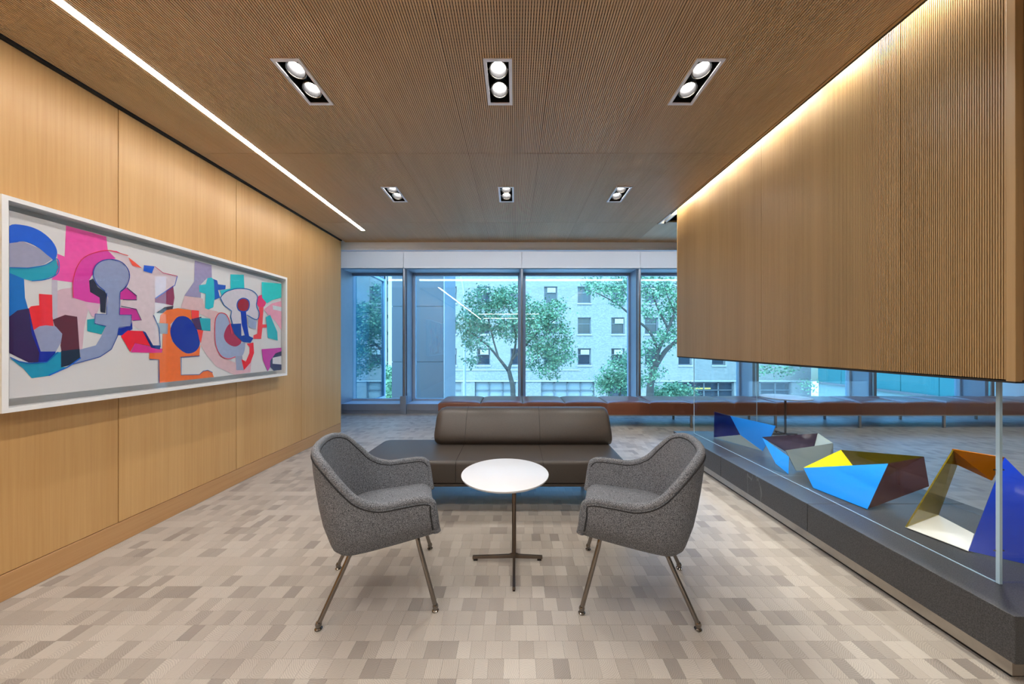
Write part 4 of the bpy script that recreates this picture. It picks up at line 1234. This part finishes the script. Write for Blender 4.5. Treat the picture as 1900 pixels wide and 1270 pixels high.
bld = empty('brick_building', (4.0, YB, ZG))
def bchild(mb, name, mat, parent=bld, **k):
    o = mb.build(name, mat, parent, **k); o.data.transform(Matrix.Translation(-bld.location)); return o
PX2M = YB / F_PX
wx = [(835 - VPX + 62.3 * i) * PX2M for i in range(11)]
wz = [HC - (yc - VPY) * PX2M for yc in (433, 490, 547.5, 605, 662.5)]
WW, WH = 1.25, 1.58
BXa, BXb = -6.4, (1505 - VPX) * PX2M
ztop = 11.0
mb = MB()
zl = sorted(wz)
zcur = -2.15
for z in zl:
    mb.box(BXa, BXb, YB, YB + 0.6, zcur, z - WH/2)
    xc = BXa
    for x in wx:
        mb.box(xc, x - WW/2, YB, YB + 0.6, z - WH/2, z + WH/2); xc = x + WW/2
    mb.box(xc, BXb, YB, YB + 0.6, z - WH/2, z + WH/2)
    zcur = z + WH/2
mb.box(BXa, BXb, YB, YB + 0.6, zcur, ztop)
shops = [(836, 856), (881, 957), (1004, 1103), (1128, 1176), (1255, 1362), (1385, 1470)]
zs1 = HC - (709 - VPY) * PX2M; zs0 = HC - (741 - VPY) * PX2M
xc = BXa
for a, c in shops:
    xa, xb = (a - VPX) * PX2M, (c - VPX) * PX2M
    mb.box(xc, xa, YB, YB + 0.6, zs0, -2.15); xc = xb
mb.box(xc, BXb, YB, YB + 0.6, zs0, -2.15)
mb.box(BXa, BXb, YB, YB + 0.6, ZG, zs0)
for a, c in shops: mb.box((a - VPX) * PX2M, (c - VPX) * PX2M, YB, YB + 0.6, zs1, -2.15)
bchild(mb, 'facade', brick_m)
bchild(MB().box(BXa, BXb, YB + 0.7, YB + 9, ZG, ztop), 'building_body', brick_m)
bchild(MB().box(BXa, BXb, YB - 0.12, YB, -2.2, -2.08), 'ledge', stone)
bchild(MB().box(BXa, (1075 - VPX) * PX2M, YB - 0.08, YB, -1.14, -1.06), 'ledge', stone)
rng = random.Random(12)
for z in zl:
    for x in wx:
        w = MB(); f = 0.09
        w.box(x - WW/2, x - WW/2 + f, YB + 0.16, YB + 0.3, z - WH/2, z + WH/2); w.box(x + WW/2 - f, x + WW/2, YB + 0.16, YB + 0.3, z - WH/2, z + WH/2)
        w.box(x - WW/2 + f, x + WW/2 - f, YB + 0.16, YB + 0.3, z + WH/2 - f, z + WH/2); w.box(x - WW/2 + f, x + WW/2 - f, YB + 0.16, YB + 0.3, z - WH/2, z - WH/2 + f)
        w.box(x - WW/2 + f, x + WW/2 - f, YB + 0.18, YB + 0.28, z + 0.16, z + 0.22)
        wo_ = bchild(w, 'window', ext_frame)
        bchild(MB().box(x - WW/2 + f, x + WW/2 - f, YB + 0.24, YB + 0.26, z - WH/2 + f, z + WH/2 - f), 'pane', dark_pane, wo_)
        bchild(MB().box(x - WW/2 - 0.06, x + WW/2 + 0.06, YB - 0.1, YB + 0.2, z - WH/2 - 0.12, z - WH/2), 'sill', stone, wo_)
        if rng.random() < 0.93:
            o_ = rng.choice((0.10, 0.16))
            m_ = MB().box(x - 0.42 + o_, x + 0.36 + o_, YB + 0.02, YB + 0.24, z + 0.22, z + 0.66)
            for q in range(4): m_.box(x - 0.36 + o_, x + 0.30 + o_, YB - 0.0, YB + 0.02, z + 0.27 + q * 0.09, z + 0.31 + q * 0.09)
            bchild(m_, 'air_conditioner', ac_m, wo_)
for i, (a, c) in enumerate(shops):
    xa, xb = (a - VPX) * PX2M, (c - VPX) * PX2M
    w = MB()
    nP = max(1, round((xb - xa) / 1.3)); st = (xb - xa) / nP
    for q in range(nP + 1):
        w.box(xa + q * st - 0.05, xa + q * st + 0.05, YB + 0.2, YB + 0.35, zs0, zs1)
    w.box(xa, xb, YB + 0.2, YB + 0.35, zs1 - 0.12, zs1)
    w.box(xa, xb, YB + 0.2, YB + 0.35, (zs0 + zs1) / 2 - 0.03, (zs0 + zs1) / 2 + 0.03)
    wo_ = bchild(w, 'shop_window', ext_frame)
    bchild(MB().box(xa, xb, YB + 0.36, YB + 0.4, zs0, zs1), 'pane', pale_pane if i < 3 else dark_pane, wo_)
    if i == 4:
        bchild(MB().box(xa + 1.0, xa + 3.4, YB + 0.30, YB + 0.35, zs1 - 0.72, zs1 - 0.6), 'tube_lamp', glow('yellow_tube', (255, 220, 120), 2.0), wo_)
tag(bld, 'white painted brick building with dark windows across the street', 'building')

# stone pier building, left
pier_m = plain('blue_grey_stone', (58, 64, 74), 0.7)
pier_l = plain('pale_stone_lit_return', (128, 137, 144), 0.7)  # pier's lit side put into the colour; also plain stone on the bay
pr = empty('stone_building', (-3.6, 13.8, ZG))
def pchild(mb, name, mat, **k):
    o = mb.build(name, mat, pr, **k); o.data.transform(Matrix.Translation(-pr.location)); return o
PD = 12.6
xa, xb = (727 - VPX) * PD / F_PX, (822 - VPX) * PD / F_PX
zj = [ZG] + [HC - (yy - VPY) * PD / F_PX for yy in (776, 672, 569, 466, 363)] + [12.0]
for a, c in zip(zj[:-1], zj[1:]):
    pchild(MB().box(xa, xb, PD, PD + 2.35, a + 0.012, c - 0.012), 'stone_course', pier_m)
pchild(MB().box(xa + 0.02, xb - 0.02, PD + 0.03, PD + 2.33, ZG, 12.0), 'joint_core', ext_frame)
pchild(MB().box(xb + 0.001, xb + 0.05, PD + 0.04, PD + 2.35, ZG, 12.0), 'lit_return_face', pier_l)  # paler slab paints the light on the pier's right side
tag(pr, 'blue grey stone clad building end close outside the second window', 'building')

# glazed bay of this building, left
gb = empty('glazed_bay', (-3.3, 7.7, 0))
def gchild(mb, name, mat, **k):
    o = mb.build(name, mat, gb, **k); o.data.transform(Matrix.Translation(-gb.location)); return o
bx = -3.22
gchild(MB().box(bx - 0.03, bx - 0.015, 6.95, 8.34, 0.02, 2.83), 'pane', clear('bay_glass', (0.55, 0.82, 0.9), refl=3.0))
gchild(MB().box(bx - 0.06, bx + 0.02, 8.34, 8.42, -0.06, 3.2), 'bay_post', M['jamb_metal'])
gchild(MB().box(bx - 0.06, bx + 0.02, 6.9, 8.34, 2.831, 2.89), 'bay_rail', M['jamb_metal'])
gchild(MB().box(bx - 0.06, bx + 0.02, 6.9, 8.34, -0.05, 0.019), 'bay_rail', M['jamb_metal'])
gchild(MB().box(bx - 0.06, bx + 0.02, 6.9, 8.42, 2.9, 3.3), 'bay_spandrel', pier_l)
gchild(MB().box(bx - 0.06, bx + 0.02, 6.9, 8.42, ZG + 0.02, -0.061), 'bay_spandrel', pier_l)
gchild(MB().box(-5.2, bx - 0.35, 6.95, 8.4, -0.06, 3.1), 'inner_wall', plain('bay_interior', (150, 180, 190), 0.8))
gchild(MB().box(-5.2, bx - 0.06, 8.36, 8.42, ZG + 0.02, 3.3), 'bay_end', pier_l)
tag(gb, 'projecting glazed bay with pale frame just outside the leftmost window', 'facade')

# brick tower sliver behind, left, and teal clad building, right
tw = empty('distant_tower', (-14.5, 40, ZG))
for (a, c) in ((-17.5, -15.1), (-14.9, -12.5)):
    o = MB().box(a, c, 40, 46, ZG, 20).build('tower_bay', stone, tw); o.data.transform(Matrix.Translation(-tw.location))
for kz in range(12):
    o = MB().box(-15.09, -14.91, 40.1, 45, ZG + 2.0 * kz, ZG + 2.0 * kz + 1.6).build('window_strip', dark_pane, tw); o.data.transform(Matrix.Translation(-tw.location))
tag(tw, 'pale distant tower seen as a sliver beside the glazed bay', 'building')
te = empty('teal_building', (27, 20, ZG))
def tchild(mb, name, mat, **k):
    o = mb.build(name, mat, te, **k); o.data.transform(Matrix.Translation(-te.location)); return o
teal = plain('teal_metal_panel', (38, 106, 114), 0.5)
for k in range(9):
    y_a = 10 + 2.0 * k
    tchild(MB().box(25.0, 25.2, y_a + 0.02, y_a + 1.98, -1.8, 9.0), 'cladding_panel', teal)
tchild(MB().box(25.2, 31, 10, 28, ZG, 9.0), 'building_body', stone)
tchild(MB().box(25.06, 25.2, 10, 28, -3.3, -1.8), 'pale_band', plain('pale_teal_band', (120, 142, 146), 0.6))
tchild(MB().box(24.9, 25.0, 10, 28, -1.88, -1.74), 'shadow_rail', ext_frame)
tag(te, 'teal panel clad building at the right, seen under the slatted box', 'building')

# street lamp
sl = empty('street_lamp', at(862, 740, 22) * 1.0)
sl.location.z = ZG
lx, ly = sl.location.x, sl.location.y
zt = HC - (505 - VPY) * 22 / F_PX
pole = [(0, 0, 0), (0, 0, zt - ZG - 2.2)] + [(-0.5 * (1 - math.cos(t)), 0, zt - ZG - 2.2 + 2.2 * math.sin(t)) for t in [R(15 * k) for k in range(1, 7)]]
MB().tube(pole, [0.10, 0.075] + [0.06] * 6, 10).build('pole', plain('galvanised_pole', (150, 160, 168), 0.5, metal=0.3), sl, smooth='auto')
MB().lathe((-0.62, 0, zt - ZG - 0.06), [(0.1, -0.05), (0.2, 0.0), (0.14, 0.08), (0.05, 0.1)], 12).build('lamp_head', ext_frame, sl)
tag(sl, 'slender street lamp with curved top in front of the brick building', 'street lamp')

# trees
leaf_m, nt, b = newmat('tree_leaf')
geo = nt.nodes.new('ShaderNodeNewGeometry')
rmp = nt.nodes.new('ShaderNodeValToRGB')
rmp.color_ramp.elements[0].color = lin((60, 102, 78)); rmp.color_ramp.elements[1].color = lin((110, 148, 112))
nt.links.new(geo.outputs['Random Per Island'], rmp.inputs[0]); nt.links.new(rmp.outputs[0], b.inputs['Base Color'])
b.inputs['Roughness'].default_value = 0.6
b.inputs['Subsurface Weight'].default_value = 0.0
bark = plain('tree_bark', (82, 76, 72), 0.9, var=0.25, scale=12)
def tree(name, label, depth, branches, clumps, n_leaf, size, seed, base_px):
    rng = random.Random(seed)
    base = at(base_px, 740, depth); base.z = ZG
    root = empty(name, base)
    mb = MB()
    for pts in branches:
        path = []; rs = []
        for (px, py, dy, r) in pts:
            path.append(at(px, py, depth + dy) if py is not None else Vector((at(px, 740, depth).x, depth + dy, ZG)))
            rs.append(r)
        path = [p - base for p in path]
        sm = catmull(path, 4)
        rr = []
        for i in range(len(path) - 1):
            for k in range(4): rr.append(rs[i] + (rs[i+1] - rs[i]) * k / 4)
        rr.append(rs[-1])
        mb.tube(sm, rr, 7)
    mb.build('trunk', bark, root, smooth=True)
    vs = []; fs = []
    tot = sum(c[2] * c[3] for c in clumps)
    for (cx, cy, rx, ry, dy) in clumps:
        cnt = int(n_leaf * rx * ry / tot)
        sub = max(6, int(cnt / 22))
        cs = []
        for _ in range(sub):
            a = rng.random() * 6.283; q = math.sqrt(rng.random())
            cs.append((cx + rx * q * math.cos(a), cy + ry * q * math.sin(a), dy + rng.gauss(0, 0.7)))
        for _ in range(cnt):
            c = rng.choice(cs)
            p = at(c[0], c[1], depth + c[2]) - base + Vector((rng.gauss(0, 0.16), rng.gauss(0, 0.16), rng.gauss(0, 0.12)))
            d = Vector((rng.gauss(0, 1), rng.gauss(0, 1), rng.gauss(-0.3, 0.6))).normalized()
            u = d.cross(Vector((rng.gauss(0, 1), rng.gauss(0, 1), rng.gauss(0, 1)))).normalized()
            L = size * (0.7 + 0.6 * rng.random()); w_ = L * 0.36
            o_ = len(vs)
            vs += [p, p + d * L * 0.5 + u * w_, p + d * L, p + d * L * 0.5 - u * w_]
            fs += [(o_, o_ + 1, o_ + 2, o_ + 3)]
    o = MB().add(vs, fs).build('foliage', leaf_m, root); o['kind'] = 'stuff'
    return tag(root, label, 'tree', 'street trees outside the windows')
tree('street_tree', 'leafy street tree with a full crown, behind the middle mullion', 17.0,
     [[(952, None, 0, 0.17), (952, 735, 0, 0.13), (947, 700, 0, 0.11), (942, 682, 0, 0.10)],
      [(943, 688, 0, 0.09), (925, 665, -0.2, 0.07), (908, 645, -0.4, 0.05), (885, 626, -0.6, 0.035), (862, 610, -0.8, 0.02)],
      [(944, 686, 0, 0.09), (952, 660, 0.3, 0.07), (957, 630, 0.5, 0.05), (950, 590, 0.7, 0.035), (935, 555, 0.6, 0.02)],
      [(950, 668, 0.2, 0.07), (975, 640, 0.2, 0.05), (1005, 612, 0, 0.035), (1035, 590, -0.2, 0.02)],
      [(925, 665, -0.2, 0.05), (915, 630, 0, 0.04), (905, 590, 0.3, 0.03), (895, 555, 0.5, 0.015)],
      [(975, 640, 0.2, 0.04), (1000, 645, 0.4, 0.03), (1030, 660, 0.5, 0.015)]],
     [(900, 560, 36, 26, 0), (945, 552, 36, 22, 0.3), (985, 580, 40, 26, 0), (1025, 575, 24, 18, 0), (870, 600, 26, 26, -0.4), (905, 605, 34, 22, 0.2),
      (955, 610, 34, 24, 0.4), (1010, 620, 48, 34, 0), (1045, 655, 18, 26, 0), (1005, 665, 34, 22, 0.4), (885, 635, 22, 14, -0.5), (1020, 690, 16, 14, 0.2), (875, 670, 10, 10, 0)],
     15000, 0.115, 11, 952)
tree('street_tree', 'tall open branched street tree beside the third mullion', 13.5,
     [[(1206, None, 0, 0.18), (1206, 735, 0, 0.15), (1210, 705, 0, 0.13), (1214, 680, 0, 0.12)],
      [(1214, 684, 0, 0.11), (1232, 655, 0.1, 0.09), (1252, 636, 0.2, 0.075), (1285, 612, 0.3, 0.05), (1330, 585, 0.3, 0.03)],
      [(1214, 684, 0, 0.10), (1222, 650, -0.1, 0.08), (1240, 610, -0.2, 0.06), (1252, 580, -0.2, 0.045), (1268, 540, -0.2, 0.02)],
      [(1222, 650, -0.1, 0.06), (1205, 615, -0.2, 0.05), (1178, 592, -0.3, 0.045), (1150, 568, -0.4, 0.035), (1120, 550, -0.5, 0.025), (1085, 535, -0.5, 0.012)],
      [(1178, 592, -0.3, 0.04), (1168, 560, -0.3, 0.03), (1155, 535, -0.3, 0.02), (1140, 510, -0.2, 0.012)],
      [(1240, 610, -0.2, 0.045), (1222, 575, 0, 0.035), (1210, 545, 0, 0.025), (1200, 515, 0.1, 0.012)],
      [(1252, 580, -0.2, 0.035), (1238, 548, 0, 0.025), (1230, 515, 0, 0.012)]],
     [(1130, 535, 42, 10, -0.4), (1165, 522, 36, 18, -0.3), (1110, 528, 26, 12, -0.4), (1215, 530, 30, 26, 0), (1245, 560, 22, 40, 0), (1160, 555, 22, 10, -0.3), (1300, 590, 40, 50, 0.2),
      (1205, 650, 14, 16, 0), (1235, 625, 24, 22, 0.1), (1195, 580, 16, 14, -0.2), (1210, 690, 16, 18, 0), (1440, 686, 34, 8, 0.8), (1500, 716, 12, 8, 0.8)],
     7500, 0.10, 23, 1206)
tree('street_tree', 'low bushy young tree in front of the shop windows', 16.0,
     [[(1150, None, 0, 0.09), (1150, 735, 0, 0.06), (1156, 705, 0, 0.04), (1164, 675, 0.1, 0.02)], [(1152, 720, 0, 0.04), (1132, 705, 0, 0.02), (1118, 698, 0, 0.01)]],
     [(1150, 690, 26, 26, 0), (1125, 705, 20, 16, 0.2), (1168, 668, 18, 18, 0), (1160, 720, 26, 12, 0.1), (1120, 725, 16, 8, 0), (1180, 705, 14, 18, 0)],
     4200, 0.11, 31, 1150)
tree('street_tree', 'small green sapling low behind the right part of the bench', 17.0,
     [[(1240, None, 0, 0.08), (1240, 740, 0, 0.05), (1246, 722, 0, 0.02)]],
     [(1248, 724, 20, 12, 0), (1225, 728, 18, 8, 0), (1275, 728, 16, 8, 0)], 1500, 0.14, 37, 1240)
tree('street_tree', 'slim green tree glimpsed through the leftmost window', 20.0,
     [[(722, None, 0, 0.1), (722, 740, 0, 0.06), (723, 700, 0, 0.02)]],
     [(722, 705, 8, 24, 0), (724, 730, 8, 14, 0)], 1500, 0.15, 41, 722)
